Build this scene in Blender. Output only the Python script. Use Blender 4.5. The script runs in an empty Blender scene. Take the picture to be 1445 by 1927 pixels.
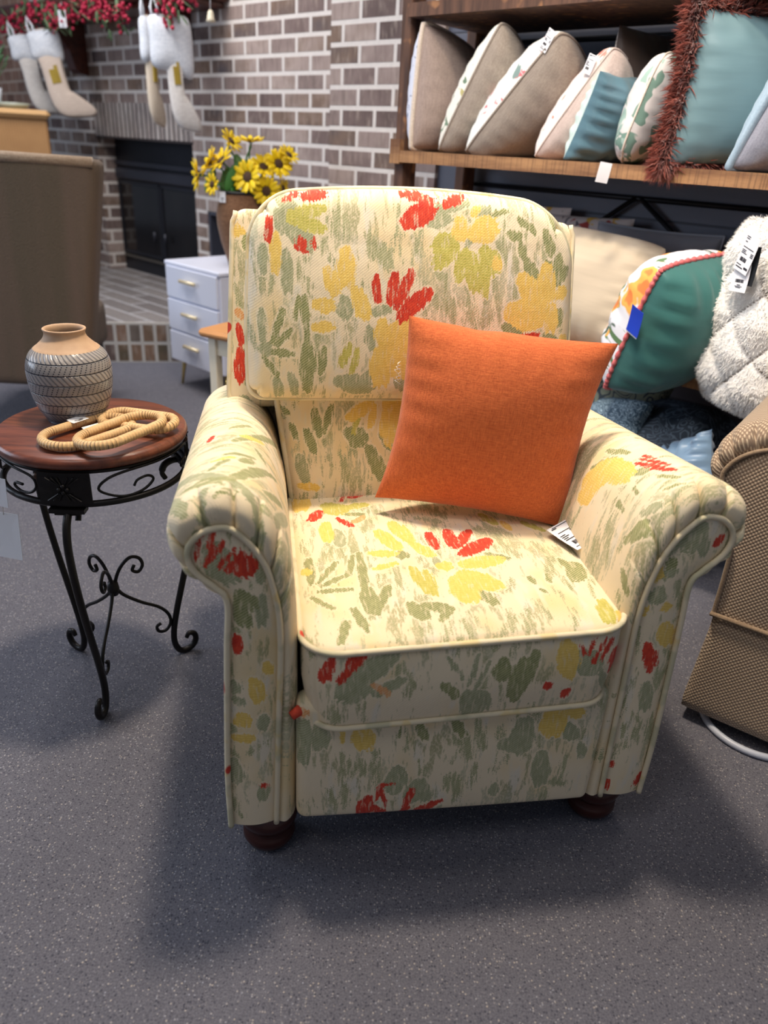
import bpy, math, random
import numpy as np
from mathutils import Vector, Matrix
random.seed(7); RNG = np.random.default_rng(11)
SC = bpy.context.scene
COL = SC.collection
PI = math.pi
STROKES = {
 'head': 'S-256,1009,-230,987,19 R-217,1013,-178,1018,12 R-250,1005,-225,1017,4 L-238,984,-178,996,15 L-238,979,-179,962,17 S-260,986,-251,955,17 R-273,976,-278,941,10 S-238,962,-199,932,25 R-223,946,-215,933,9 R-233,934,-209,925,4 R-199,948,-197,929,5 Y-265,951,-264,888,14 S-286,931,-287,887,13 S-247,923,-245,859,16 Y-144,927,-138,873,23 Y-175,897,-160,859,18 Y-193,841,-164,838,18 Y-199,802,-164,805,14 Y-125,865,-104,821,20 Y-59,793,-3,799,37 Y-62,766,-30,722,39 Y-77,761,-77,702,28 Y-77,812,-74,776,21 S-98,831,-64,837,10 S-100,804,-95,766,12 R-90,890,-86,847,12 R-57,894,-64,845,14 R-27,900,-54,836,13 R3,866,-49,821,21 G-8,815,17,804,17 S-146,848,-145,820,22 S-150,707,-93,695,26 S-98,724,-114,687,16 S-44,724,-34,693,18 L-135,773,-149,734,9 L-121,765,-131,723,7 G-84,756,-86,727,7 Y-118,841,-122,824,8 G-253,829,-273,771,7 G-240,796,-268,767,7 G-235,754,-274,756,8 G-263,714,-290,746,6 S-291,823,-289,771,10 S-286,761,-277,757,23 G-216,853,-210,773,8 G-226,850,-232,812,5 G-210,773,-211,685,18 G-182,765,-188,720,12 T-102,955,-90,918,22 T-88,943,-65,903,24 T-162,992,-158,950,12 T-147,986,-145,941,8 T-224,912,-222,876,6 R-43,1024,14,1016,11 R-37,981,12,1006,25 R32,1010,69,1025,9 Y60,983,63,956,23 S13,1001,76,1016,13 S5,981,44,990,16 L45,957,12,941,22 L50,947,16,911,22 L71,935,59,886,19 L80,928,94,871,23 L106,929,110,861,13 L108,936,129,904,27 Y128,923,135,909,15 Y89,967,127,980,31 Y83,997,94,1010,8 T119,945,153,946,25 G152,967,175,962,10 S91,1000,116,1007,10 S81,958,71,942,8 G170,993,204,971,7 G224,974,239,933,13 G176,952,181,927,9 G190,921,211,885,17 G254,929,253,881,17 G274,911,257,892,9 G236,1000,247,977,13 G231,919,236,913,10 Y229,907,233,854,27 Y184,890,229,840,29 Y167,834,227,826,38 Y243,840,246,800,23 Y254,865,274,873,17 Y275,787,280,751,18 G154,809,187,796,18 G262,836,261,808,13 G235,794,263,780,14 R177,774,223,791,20 T19,901,37,886,16 T34,886,39,838,9 T50,855,55,804,9 T85,839,75,810,5 T169,889,167,853,11 T217,963,225,926,6 S-266,706,-261,671,14 S-241,715,-231,677,10 T99,847,97,798,5 G116,996,147,1005,5',
 'wing': 'Y-333,943,-332,933,21 G-317,930,-315,906,15 R-337,769,-331,734,8 R-335,722,-327,691,15 R-338,701,-334,658,16 S-329,624,-327,615,22 O-336,795,-324,780,9 G-325,721,-323,655,9 R336,961,348,920,9 Y350,888,361,822,14 G367,789,375,732,12 O346,920,353,899,9',
 'low': 'Y-87,650,-130,619,16 Y-44,650,5,637,39 Y-49,629,-41,571,30 Y-11,635,7,592,26 Y-77,645,-87,603,11 G-193,634,-183,584,13 G-162,642,-177,593,11 G-209,593,-193,551,13 G-124,593,-97,577,28 G-59,592,-31,566,22 G-86,561,-52,493,20 S-223,540,-210,487,16 G-261,634,-240,624,6 L-103,645,-119,592,7 T-140,550,-129,496,11 T-9,550,-2,495,15 G-237,603,-230,577,8 Y-226,481,-183,478,9',
 'seat': 'Y-2,640,13,639,22 S-9,667,-6,638,11 Y-89,769,-63,700,20 Y-61,799,-37,728,22 Y-110,693,-70,687,16 Y-112,642,-75,657,11 Y-37,718,-9,671,17 Y38,641,106,655,25 Y30,609,76,566,32 Y14,593,24,531,30 L-52,638,-41,564,13 L-32,626,-30,554,9 R-2,754,3,696,15 R34,762,29,705,15 R72,756,33,695,15 R98,720,39,672,22 G83,673,116,654,12 G-61,689,-61,670,17 G-71,531,-54,494,20 G-47,530,-10,512,17 G39,561,59,522,16 G-18,513,-32,486,8 R-98,941,-126,925,16 R-129,958,-144,908,5 R-189,870,-206,834,17 L-170,892,-143,856,33 L-136,879,-94,889,17 G-139,849,-105,843,12 R-155,834,-134,796,8 O-128,815,-106,836,10 Y-217,953,-223,880,26 Y-181,816,-182,745,17 S-164,783,-161,725,17 G-174,672,-210,608,7 G-162,629,-206,599,7 G-158,585,-211,585,7 G-191,536,-224,571,6 G-221,691,-218,608,9 G-132,695,-138,580,9 G-145,690,-158,626,5 G-133,580,-130,514,20 G-99,586,-124,528,10 G-160,530,-144,468,11 G-175,498,-187,447,9 T-105,492,-103,440,6 G229,629,214,580,25 G208,649,217,612,11 G135,593,137,577,7 G167,600,164,576,6 G143,557,149,548,4 L232,516,221,461,19 Y249,486,250,459,15 L114,822,132,779,15 Y146,789,152,756,12 L186,787,216,753,13 T-9,816,37,794,18 T-87,858,-55,834,14 T104,504,94,450,12 T74,508,70,452,7 T0,485,6,443,10 T176,501,163,445,7 Y-227,656,-223,638,12 T233,575,222,528,7',
 'sfront': 'S-116,414,-172,367,27 S-153,387,-183,338,36 S-98,370,-139,345,14 R-207,408,-214,378,12 R-199,424,-206,379,6 R-155,422,-192,371,10 R-171,419,-181,395,5 G53,393,53,359,20 G-34,355,-8,329,12 S8,328,35,306,34 G86,389,78,322,24 G103,409,97,361,13 S-32,408,-4,363,4 S15,409,6,352,4 S33,395,14,344,4 Y150,421,163,366,24 Y145,377,169,356,12 S177,395,209,369,33 S218,360,240,338,14 R254,415,232,380,21 R214,431,198,384,3 R226,428,209,388,4 R197,432,187,399,3 R173,419,181,401,3 R129,344,135,343,10 R165,332,158,322,9 R247,389,234,367,7 T-94,391,-75,350,10 O-140,365,-115,343,6',
 'foot': 'Y-151,291,-142,252,25 Y-179,287,-180,265,5 S-215,296,-212,255,21 S-239,305,-241,222,18 T-180,242,-179,210,10 T-151,227,-147,194,15 T-128,222,-126,185,12 G-60,290,-48,263,9 G-90,291,-92,270,3 S-135,141,-135,139,2 R-135,141,-144,99,19 R-128,121,-101,90,14 R-118,166,-100,116,4 R-96,173,-116,170,4 R-63,155,-71,113,8 R-66,112,-85,89,6 R-13,123,-61,91,10 R-117,160,-119,137,4 S-89,201,-94,151,25 S-51,170,-65,128,25 S-39,162,-36,125,13 T3,193,19,119,14 S83,242,128,238,24 S112,281,113,222,29 Y158,294,167,252,31 Y184,301,213,290,18 S189,267,204,240,19 S150,210,160,141,23 S218,226,226,194,11 S77,150,80,125,13 T173,148,208,136,15 O-241,325,-237,319,13 T13,272,28,214,18 T-197,166,-187,118,12 G-7,301,14,266,10 T195,198,194,150,11 T37,292,48,235,12',
 'armL': 'S-360,605,-338,559,33 S-297,604,-298,553,15 R-322,591,-317,566,24 R-345,575,-327,588,8 R-373,628,-384,589,3 R-359,632,-369,607,4 R-360,613,-372,581,3 R-345,619,-368,586,3 R-331,609,-355,580,4 G-326,533,-315,512,24 G-330,509,-318,482,17 S-296,528,-299,483,13 R-333,462,-335,436,9 Y-313,386,-304,346,17 Y-331,318,-328,300,20 Y-342,276,-314,277,13 S-300,316,-300,291,13 S-339,352,-329,342,9 S-348,226,-343,184,18 S-302,173,-303,142,13 Y-293,416,-289,396,11 S-341,383,-338,363,9 T-322,247,-297,266,6 T-350,148,-343,111,10 R-303,177,-299,170,6',
 'armR': 'S334,618,327,586,32 S308,606,283,572,19 R377,604,369,590,9 Y283,534,288,552,19 G308,567,304,554,9 S297,514,296,493,21 Y322,448,337,413,22 Y283,477,287,476,16 Y315,488,318,480,16 R301,413,316,361,14 R318,401,320,372,6 S315,336,327,281,17 R357,130,347,107,14 S298,539,316,552,12 S351,600,354,573,12 T329,368,334,324,11 R290,165,290,153,6 R292,121,293,102,8 R274,399,272,364,9 G264,328,274,277,12 O259,266,260,244,8 T343,267,346,208,14',
 'armtopL': 'G108,666,149,641,7 G51,674,58,631,10 G68,710,36,644,7 S16,708,334,876,22 G54,638,175,578,14 G136,609,227,542,7 Y293,625,329,583,12 G252,637,480,528,10 G328,648,381,612,6 G171,650,201,600,7 R276,681,304,674,7 G77,579,157,523,10 S31,552,178,489,17 S82,502,17,486,22 Y522,109,368,132,17 G258,600,219,577,7 G14,657,29,623,4 S275,879,0,580,17 G67,683,67,660,6 Y147,664,162,634,7 G152,622,183,605,10 S3,685,29,668,9',
 'armtopR': 'Y207,567,142,577,31 Y245,528,197,560,36 Y238,500,214,521,31 Y200,588,242,561,14 G252,552,214,589,8 G250,592,202,609,8 G137,585,123,603,14 R162,599,106,617,5 R165,610,107,628,4 R172,618,141,625,4 R120,606,83,626,5 G60,490,18,537,16 G53,503,38,540,11 G40,445,19,420,12 G231,493,233,513,7 G136,508,137,537,5 G92,600,57,617,4 G52,587,35,613,3 T151,451,133,400,9 T105,475,92,424,7 G122,749,68,751,12 G130,531,103,525,6 G113,564,92,560,4 S55,540,31,567,10'}
def R(d): return math.radians(d)
def lin(c):
    o = []
    for v in c[:3]:
        v = v / 255.0
        o.append(v / 12.92 if v <= .04045 else ((v + .055) / 1.055) ** 2.4)
    return tuple(o) + (1.0,)

# ------------------------------------------------------------------ mesh helpers
class MB:
    def __init__(s): s.v = []; s.f = []; s.m = []
    def add(s, vs, fs, mi=0):
        o = len(s.v); s.v.extend([tuple(map(float, q)) for q in vs])
        s.f.extend([tuple(i + o for i in f) for f in fs]); s.m.extend([mi] * len(fs)); return s
    def box(s, c, d, mi=0, rot=None, bev=0.0):
        x, y, z = d[0] / 2, d[1] / 2, d[2] / 2
        if bev <= 0:
            vs = [(i * x, j * y, k * z) for i in (-1, 1) for j in (-1, 1) for k in (-1, 1)]
            fs = [(0, 1, 3, 2), (4, 6, 7, 5), (0, 4, 5, 1), (2, 3, 7, 6), (0, 2, 6, 4), (1, 5, 7, 3)]
        else:
            b = min(bev, x * .9, y * .9, z * .9); vs = []; idx = {}
            for i in (-1, 1):
                for j in (-1, 1):
                    for k in (-1, 1):
                        for ax in range(3):
                            p = [i * (x - b), j * (y - b), k * (z - b)]
                            p[ax] = (i * x, j * y, k * z)[ax]
                            idx[(i, j, k, ax)] = len(vs); vs.append(tuple(p))
            fs = []
            for i in (-1, 1):
                q = [idx[(i, -1, -1, 0)], idx[(i, 1, -1, 0)], idx[(i, 1, 1, 0)], idx[(i, -1, 1, 0)]]
                fs.append(tuple(q if i > 0 else q[::-1]))
                q = [idx[(-1, i, -1, 1)], idx[(-1, i, 1, 1)], idx[(1, i, 1, 1)], idx[(1, i, -1, 1)]]
                fs.append(tuple(q if i > 0 else q[::-1]))
                q = [idx[(-1, -1, i, 2)], idx[(1, -1, i, 2)], idx[(1, 1, i, 2)], idx[(-1, 1, i, 2)]]
                fs.append(tuple(q if i > 0 else q[::-1]))
            for i in (-1, 1):
                for j in (-1, 1):
                    fs.append((idx[(i, j, -1, 0)], idx[(i, j, 1, 0)], idx[(i, j, 1, 1)], idx[(i, j, -1, 1)]))
                    fs.append((idx[(i, -1, j, 0)], idx[(i, 1, j, 0)], idx[(i, 1, j, 2)], idx[(i, -1, j, 2)]))
                    fs.append((idx[(-1, i, j, 1)], idx[(1, i, j, 1)], idx[(1, i, j, 2)], idx[(-1, i, j, 2)]))
            for i in (-1, 1):
                for j in (-1, 1):
                    for k in (-1, 1):
                        fs.append((idx[(i, j, k, 0)], idx[(i, j, k, 1)], idx[(i, j, k, 2)]))
        c = Vector(c)
        if rot is not None: vs = [rot @ Vector(q) for q in vs]
        return s.add([Vector(q) + c for q in vs], fs, mi)
    def tube(s, pts, r, n=8, closed=False, mi=0, caps=True):
        P = [Vector(p) for p in pts]; N = len(P)
        rr = r if hasattr(r, '__len__') else [r] * N
        T = []
        for i in range(N):
            a = P[(i - 1) % N] if (closed or i > 0) else P[i]
            b = P[(i + 1) % N] if (closed or i < N - 1) else P[i]
            t = (b - a); T.append(t.normalized() if t.length > 1e-9 else Vector((0, 0, 1)))
        up = Vector((0, 0, 1)) if abs(T[0].z) < .9 else Vector((1, 0, 0))
        nrm = (up - T[0] * up.dot(T[0])).normalized(); vs = []
        for i in range(N):
            nrm = (nrm - T[i] * nrm.dot(T[i]))
            nrm = nrm.normalized() if nrm.length > 1e-6 else T[i].orthogonal().normalized()
            bi = T[i].cross(nrm)
            for k in range(n):
                a = 2 * PI * k / n
                vs.append(P[i] + (nrm * math.cos(a) + bi * math.sin(a)) * rr[i])
        fs = []
        for i in range(N if closed else N - 1):
            j = (i + 1) % N
            for k in range(n):
                l = (k + 1) % n
                fs.append((i * n + k, i * n + l, j * n + l, j * n + k))
        if not closed and caps:
            fs.append(tuple(range(n))[::-1]); fs.append(tuple((N - 1) * n + k for k in range(n)))
        return s.add(vs, fs, mi)
    def lathe(s, prof, c=(0, 0, 0), n=32, mi=0, squash=(1, 1)):
        vs = []; N = len(prof)
        for r, z in prof:
            for k in range(n):
                a = 2 * PI * k / n
                vs.append((c[0] + r * math.cos(a) * squash[0], c[1] + r * math.sin(a) * squash[1], c[2] + z))
        fs = []
        for i in range(N - 1):
            for k in range(n):
                l = (k + 1) % n
                fs.append((i * n + k, i * n + l, (i + 1) * n + l, (i + 1) * n + k))
        fs.append(tuple(range(n))[::-1]); fs.append(tuple((N - 1) * n + k for k in range(n)))
        return s.add(vs, fs, mi)
    def ball(s, c, r, n=8, m=6, mi=0, mat=None):
        vs = []; fs = []
        rx, ry, rz = (r if hasattr(r, '__len__') else (r, r, r))
        for i in range(m + 1):
            t = PI * i / m
            for k in range(n):
                a = 2 * PI * k / n
                q = Vector((rx * math.sin(t) * math.cos(a), ry * math.sin(t) * math.sin(a), rz * math.cos(t)))
                if mat is not None: q = mat @ q
                vs.append(q + Vector(c))
        for i in range(m):
            for k in range(n):
                l = (k + 1) % n
                fs.append((i * n + k, (i + 1) * n + k, (i + 1) * n + l, i * n + l))
        return s.add(vs, fs, mi)
    def prism(s, pts, y0, y1, mi=0):          # outline in x,z extruded along y
        n = len(pts)
        vs = [(p[0], y0, p[1]) for p in pts] + [(p[0], y1, p[1]) for p in pts]
        fs = [tuple(range(n)), tuple(range(2 * n - 1, n - 1, -1))]
        fs += [(i, (i + n), (i + 1) % n + n, (i + 1) % n) for i in range(n)]
        return s.add(vs, fs, mi)
    def build(s, name, mats, parent=None, smooth=True, sub=0, attrs=None, fix=True, angle=None):
        me = bpy.data.meshes.new(name)
        me.from_pydata(s.v, [], s.f)
        if not isinstance(mats, (list, tuple)): mats = [mats]
        for m in mats: me.materials.append(m)
        if max(s.m) > 0: me.polygons.foreach_set('material_index', s.m)
        if fix:
            import bmesh
            bm = bmesh.new(); bm.from_mesh(me)
            bmesh.ops.recalc_face_normals(bm, faces=bm.faces[:]); bm.to_mesh(me); bm.free()
        if smooth:
            me.polygons.foreach_set('use_smooth', [True] * len(me.polygons))
            if angle: me.set_sharp_from_angle(angle=R(angle))
        if attrs:
            for k, a in attrs.items():
                a = np.asarray(a, dtype=np.float32)
                if a.ndim == 2:
                    at = me.attributes.new(k, 'FLOAT_VECTOR', 'POINT'); at.data.foreach_set('vector', a.ravel())
                else:
                    at = me.attributes.new(k, 'FLOAT', 'POINT'); at.data.foreach_set('value', a)
        me.update()
        o = bpy.data.objects.new(name, me); COL.objects.link(o)
        if parent: o.parent = parent
        if sub:
            md = o.modifiers.new('sub', 'SUBSURF'); md.levels = sub; md.render_levels = sub
        return o

def thing(name, label, cat, loc=(0, 0, 0), rz=0.0, group=None, mw=None):
    o = bpy.data.objects.new(name, None); COL.objects.link(o)
    o.empty_display_size = .1
    if mw is not None: o.matrix_world = mw
    else: o.location = loc; o.rotation_euler = (0, 0, rz)
    o['label'] = label; o['category'] = cat
    if group: o['group'] = group
    return o
def tag(o, label, cat, group=None, kind=None):
    o['label'] = label; o['category'] = cat
    if group: o['group'] = group
    if kind: o['kind'] = kind
    return o
def struct(o): o['kind'] = 'structure'; return o
def cr(P, n=8, closed=False):
    P = np.array(P, float); N = len(P)
    if closed: Q = np.vstack([P[-1], P, P[0], P[1]]); seg = N
    else: Q = np.vstack([2 * P[0] - P[1], P, 2 * P[-1] - P[-2]]); seg = N - 1
    o = []
    for i in range(seg):
        a, b, c, d = Q[i:i + 4]
        for k in range(n):
            t = k / n
            o.append(.5 * ((2 * b) + (c - a) * t + (2 * a - 5 * b + 4 * c - d) * t * t + (3 * b - a - 3 * c + d) * t ** 3))
    if not closed: o.append(P[-1])
    return np.array(o)

# ------------------------------------------------------------------ material helpers
class NM:
    def __init__(s, name):
        s.m = bpy.data.materials.new(name); s.m.use_nodes = True
        s.t = s.m.node_tree; s.n = s.t.nodes; s.b = s.n['Principled BSDF']
    def node(s, typ, ins=None, **kw):
        n = s.n.new(typ)
        for k, v in kw.items(): setattr(n, k, v)
        if ins:
            for k, v in ins.items():
                sock = n.inputs[k]
                if isinstance(v, bpy.types.NodeSocket): s.t.links.new(v, sock)
                else: sock.default_value = v
        return n
    def math(s, op, a, b=0.0, c=0.0, clamp=False):
        return s.node('ShaderNodeMath', {0: a, 1: b, 2: c}, operation=op, use_clamp=clamp).outputs[0]
    def mix(s, f, a, b, blend='MIX'):
        n = s.n.new('ShaderNodeMix'); n.data_type = 'RGBA'; n.blend_type = blend
        for sock, v in ((n.inputs[0], f), (n.inputs[6], a), (n.inputs[7], b)):
            if isinstance(v, bpy.types.NodeSocket): s.t.links.new(v, sock)
            else: sock.default_value = v
        return n.outputs[2]
    def noise(s, vec, scale, detail=2.0, rough=.5, dist=0.0):
        return s.node('ShaderNodeTexNoise', {'Vector': vec, 'Scale': scale, 'Detail': detail, 'Roughness': rough, 'Distortion': dist}).outputs[0]
    def obj(s): return s.node('ShaderNodeTexCoord').outputs['Object']
    def mapv(s, vec, sc=(1, 1, 1), rot=(0, 0, 0), loc=(0, 0, 0)):
        return s.node('ShaderNodeMapping', {'Vector': vec, 'Scale': sc, 'Rotation': rot, 'Location': loc}).outputs[0]
    def ramp(s, f, stops, interp='LINEAR'):
        n = s.node('ShaderNodeValToRGB', {0: f}); e = n.color_ramp; e.interpolation = interp
        while len(e.elements) < len(stops): e.elements.new(.5)
        for el, (p, c) in zip(e.elements, stops): el.position = p; el.color = c
        return n.outputs[0]
    def step(s, f, a, b):
        return s.node('ShaderNodeMapRange', {0: f, 1: a, 2: b, 3: 0.0, 4: 1.0}, clamp=True).outputs[0]
    def bump(s, h, strength=.3, dist=.002, normal=None):
        d = {'Height': h, 'Strength': strength, 'Distance': dist}
        if normal is not None: d['Normal'] = normal
        return s.node('ShaderNodeBump', d).outputs[0]
    def set(s, **kw):
        for k, v in kw.items():
            k = k.replace('_', ' ')
            sock = s.b.inputs[k]
            if isinstance(v, bpy.types.NodeSocket): s.t.links.new(v, sock)
            else: sock.default_value = v
        return s.m

def plain(name, rgb, rough=.6, metal=0.0, var=.12, scale=30.0, bump=.0, spec=.5, sheen=0.0):
    m = NM(name); o = m.obj()
    n = m.noise(o, scale, 3)
    c = lin(rgb); dk = tuple(x * (1 - var) for x in c[:3]) + (1,); lt = tuple(min(1, x * (1 + var)) for x in c[:3]) + (1,)
    m.set(Base_Color=m.mix(n, dk, lt), Roughness=rough, Metallic=metal)
    m.b.inputs['Specular IOR Level'].default_value = spec
    if sheen: m.b.inputs['Sheen Weight'].default_value = sheen
    if bump: m.set(Normal=m.bump(m.noise(o, scale * 8, 2), bump, .002))
    return m.m

def cloth(name, rgb, rgb2=None, weave=900.0, rough=.85, sheen=.15, bump=.25, var=.5, slub=0.35):
    m = NM(name); o = m.obj()
    a = m.noise(m.mapv(o, (weave, weave * .12, weave)), 1.0, 1); b = m.noise(m.mapv(o, (weave * .12, weave, weave)), 1.0, 1)
    w = m.math('ADD', m.math('MULTIPLY', a, .5), m.math('MULTIPLY', b, .5))
    big = m.noise(o, 7, 2)
    c = lin(rgb); c2 = lin(rgb2) if rgb2 else tuple(x * .72 for x in c[:3]) + (1,)
    f = m.step(w, .5 - .18, .5 + .18)
    col = m.mix(f, c2, c)
    col = m.mix(m.math('MULTIPLY', big, .15), col, c2)
    m.set(Base_Color=col, Roughness=rough, Normal=m.bump(w, bump, .0015))
    m.b.inputs['Sheen Weight'].default_value = sheen; m.b.inputs['Specular IOR Level'].default_value = .25
    return m.m

def satin(name, rgb, rough=.38, sheen=.3, spec=.5):
    m = NM(name); o = m.obj()
    n = m.noise(m.mapv(o, (5, 60, 5)), 1.0, 2)
    c = lin(rgb); dk = tuple(x * .8 for x in c[:3]) + (1,)
    m.set(Base_Color=m.mix(n, dk, c), Roughness=rough, Normal=m.bump(m.noise(m.mapv(o, (8, 30, 8)), 1, 2), .12, .01))
    m.b.inputs['Sheen Weight'].default_value = sheen; m.b.inputs['Specular IOR Level'].default_value = spec
    return m.m

# --- floral upholstery: stroke fields are stored on the mesh (mm inside a petal), edges frayed in the shader
def floral_material():
    m = NM('floral_upholstery')
    fab = m.node('ShaderNodeAttribute', attribute_name='fab').outputs['Vector']
    def field(n): return m.node('ShaderNodeAttribute', attribute_name=n).outputs['Fac']
    vs = m.mapv(fab, (170, 22, 1)); edge = m.noise(vs, 1.0, 4, .65)
    edge2 = m.noise(m.mapv(fab, (420, 420, 1)), 1.0, 2, .6)
    e = m.math('ADD', m.math('MULTIPLY', m.math('SUBTRACT', edge, .5), 20.0), m.math('MULTIPLY', m.math('SUBTRACT', edge2, .5), 9.0))
    eb = m.math('ADD', m.math('MULTIPLY', m.math('SUBTRACT', edge, .5), 52.0), m.math('MULTIPLY', m.math('SUBTRACT', edge2, .5), 24.0))
    def mask(f, n, k=1.6): return m.math('MULTIPLY', m.math('ADD', f, n), k, clamp=True)
    cream = lin((234, 217, 184)); 
    big = m.noise(m.mapv(fab, (9, 6, 1)), 1.0, 2)
    base = m.mix(m.step(big, .50, .68), cream, lin((230, 206, 156)))
    base = m.mix(m.math('MULTIPLY', m.step(m.noise(m.mapv(fab, (34, 10, 1), loc=(3, 7, 0)), 1.0, 3), .56, .66), .6), base, lin((222, 216, 200)))
    # brushy vertical streaks of the ground
    st = m.noise(m.mapv(fab, (75, 13, 1), loc=(5, 1, 0)), 1.0, 5, .7)
    reg = m.noise(m.mapv(fab, (11, 5, 1), loc=(2, 9, 0)), 1.0, 2)
    anym = field('fA')       # distance to the nearest petal, keeps a pale halo round the flowers
    s0 = m.math('ADD', st, m.math('MULTIPLY', m.math('SUBTRACT', reg, .5), .55))
    halo = m.step(anym, -1.0, -5.0)
    stm = m.math('MULTIPLY', m.step(s0, .545, .575), halo)
    sp = m.step(m.noise(m.mapv(fab, (330, 160, 1)), 1.0, 2, .6), .42, .50)
    stm = m.math('MULTIPLY', stm, m.math('ADD', m.math('MULTIPLY', sp, .55), .45))
    scol = m.mix(m.step(m.noise(m.mapv(fab, (14, 14, 1)), 1, 1), .4, .6), lin((150, 150, 104)), lin((180, 178, 144)))
    col = m.mix(m.math('MULTIPLY', stm, .75), base, scol)
    # twill hatching
    w = m.node('ShaderNodeTexWave', {'Vector': m.mapv(fab, (1, 1, 1), rot=(0, 0, R(-38))), 'Scale': 82.0, 'Distortion': .6, 'Detail': 1.0, 'Detail Scale': 3.0}, bands_direction='Y').outputs['Fac']
    hat = m.math('MULTIPLY', m.step(w, .62, .8), .55)
    z = m.node('ShaderNodeTexWave', {'Vector': fab, 'Scale': 70.0, 'Distortion': 5.0, 'Detail': 0.0, 'Detail Scale': 1.0}, bands_direction='Y').outputs['Fac']
    zig = m.math('MULTIPLY', m.step(z, .6, .85), .45)
    streak = m.noise(m.mapv(fab, (260, 60, 1)), 1.0, 2)
    vein = m.math('MULTIPLY', m.step(m.noise(m.mapv(fab, (210, 34, 1), loc=(8, 3, 0)), 1.0, 3, .6), .575, .61), .5)
    def layer(col, f, n, c1, c2, ov=None, ovc=None):
        cc = m.mix(m.step(streak, .35, .65), lin(c1), lin(c2)); cc = m.mix(vein, cc, cream)
        if ov is not None: cc = m.mix(ov, cc, lin(ovc))
        return m.mix(mask(field(f), n), col, cc)
    col = layer(col, 'fT', eb, (146, 148, 104), (174, 172, 130), hat, (214, 205, 170))
    hal = m.step(m.math('ADD', field('fA'), m.math('MULTIPLY', e, .6)), -3.4, -1.6)
    col = m.mix(m.math('MULTIPLY', hal, .85), col, cream)
    col = layer(col, 'fS', e, (146, 149, 108), (170, 170, 132), hat, (205, 200, 170))
    col = layer(col, 'fG', e, (120, 127, 76), (148, 150, 98), hat, (214, 206, 164))
    col = layer(col, 'fL', e, (178, 170, 78), (198, 190, 102), zig, (222, 205, 120))
    col = layer(col, 'fY', e, (232, 196, 98), (240, 208, 118), zig, (212, 172, 84))
    col = layer(col, 'fO', e, (222, 140, 80), (230, 170, 110), hat, (235, 205, 160))
    col = layer(col, 'fR', e, (196, 46, 30), (224, 74, 44), hat, (196, 74, 56))
    fine = m.noise(m.mapv(fab, (1400, 1400, 1)), 1.0, 1)
    h = m.math('ADD', m.math('MULTIPLY', fine, .5), m.math('MULTIPLY', w, .25))
    lumps = m.noise(m.mapv(fab, (16, 12, 1)), 1.0, 2)
    nb = m.bump(lumps, .35, .008)
    m.set(Base_Color=col, Roughness=.8, Normal=m.bump(h, .35, .0012, nb))
    m.b.inputs['Sheen Weight'].default_value = .12; m.b.inputs['Specular IOR Level'].default_value = .3
    return m.m

def fields(U, V, key, clampv=-20.0):
    """signed distance (mm) to the printed petals, per colour class"""
    F = {c: np.full(len(U), clampv) for c in 'RYGSLOT'}
    if key:
        X = np.asarray(U) * 1000; Z = np.asarray(V) * 1000
        st = ' '.join(STROKES[k] for k in key.split('+')).split()
        rg = random.Random(len(key) * 7 + len(st)); lo = (X.min(), Z.min()); hi = (X.max(), Z.max())
        arm = key.startswith('armtop')
        for _ in range(int((hi[0] - lo[0]) * (hi[1] - lo[1]) / 3400)):      # loose brush smears of the ground
            x0, y0 = rg.uniform(lo[0], hi[0]), rg.uniform(lo[1], hi[1]); l = rg.uniform(18, 75); w = rg.uniform(3, 13) * (.8 if arm else 1)
            a = rg.gauss(0, .22); st.append('T%f,%f,%f,%f,%f' % (x0, y0, x0 + l * math.sin(a), y0 + l * math.cos(a), w))
        for t in st:
            c = t[0]; x0, y0, x1, y1, w = [float(q) for q in t[1:].split(',')]
            dx, dy = x1 - x0, y1 - y0; L = max(math.hypot(dx, dy), .5); dx /= L; dy /= L
            al = (X - x0) * dx + (Z - y0) * dy; b = -(X - x0) * dy + (Z - y0) * dx
            tt = np.clip(al / L, 0, 1); k = (.5 if c == 'T' else .70)
            hw = w * k * (.62 + .5 * np.sin(PI * np.clip(tt * .9 + .08, 0, 1))) + (1.4 if w < 11 and c != 'T' else 0)
            fray = w * .30 * np.abs(np.sin(b * 1.1 + x0) + .6 * np.sin(b * .47 + y0))        # brush-end of the petal
            e0 = al + hw * .75; e1 = L + hw * .8 - fray - al
            round_ = hw - np.hypot(b, np.maximum(np.maximum(-al, al - L), 0))
            d = hw - np.minimum(round_, e1)
            F[c] = np.maximum(F[c], np.clip(hw - d, clampv, 20))
    A = np.max(np.stack([F[c] for c in 'RYGSLO']), axis=0)
    return dict({'f' + c: v for c, v in F.items()}, fA=A)
def Y_(z): return z
def fabattrs(U, V, key, seed=(0, 0)):
    a = fields(U, V, key)
    a['fab'] = np.stack([np.asarray(U) + seed[0], np.asarray(V) + seed[1], np.zeros(len(U))], 1)
    return a

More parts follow.
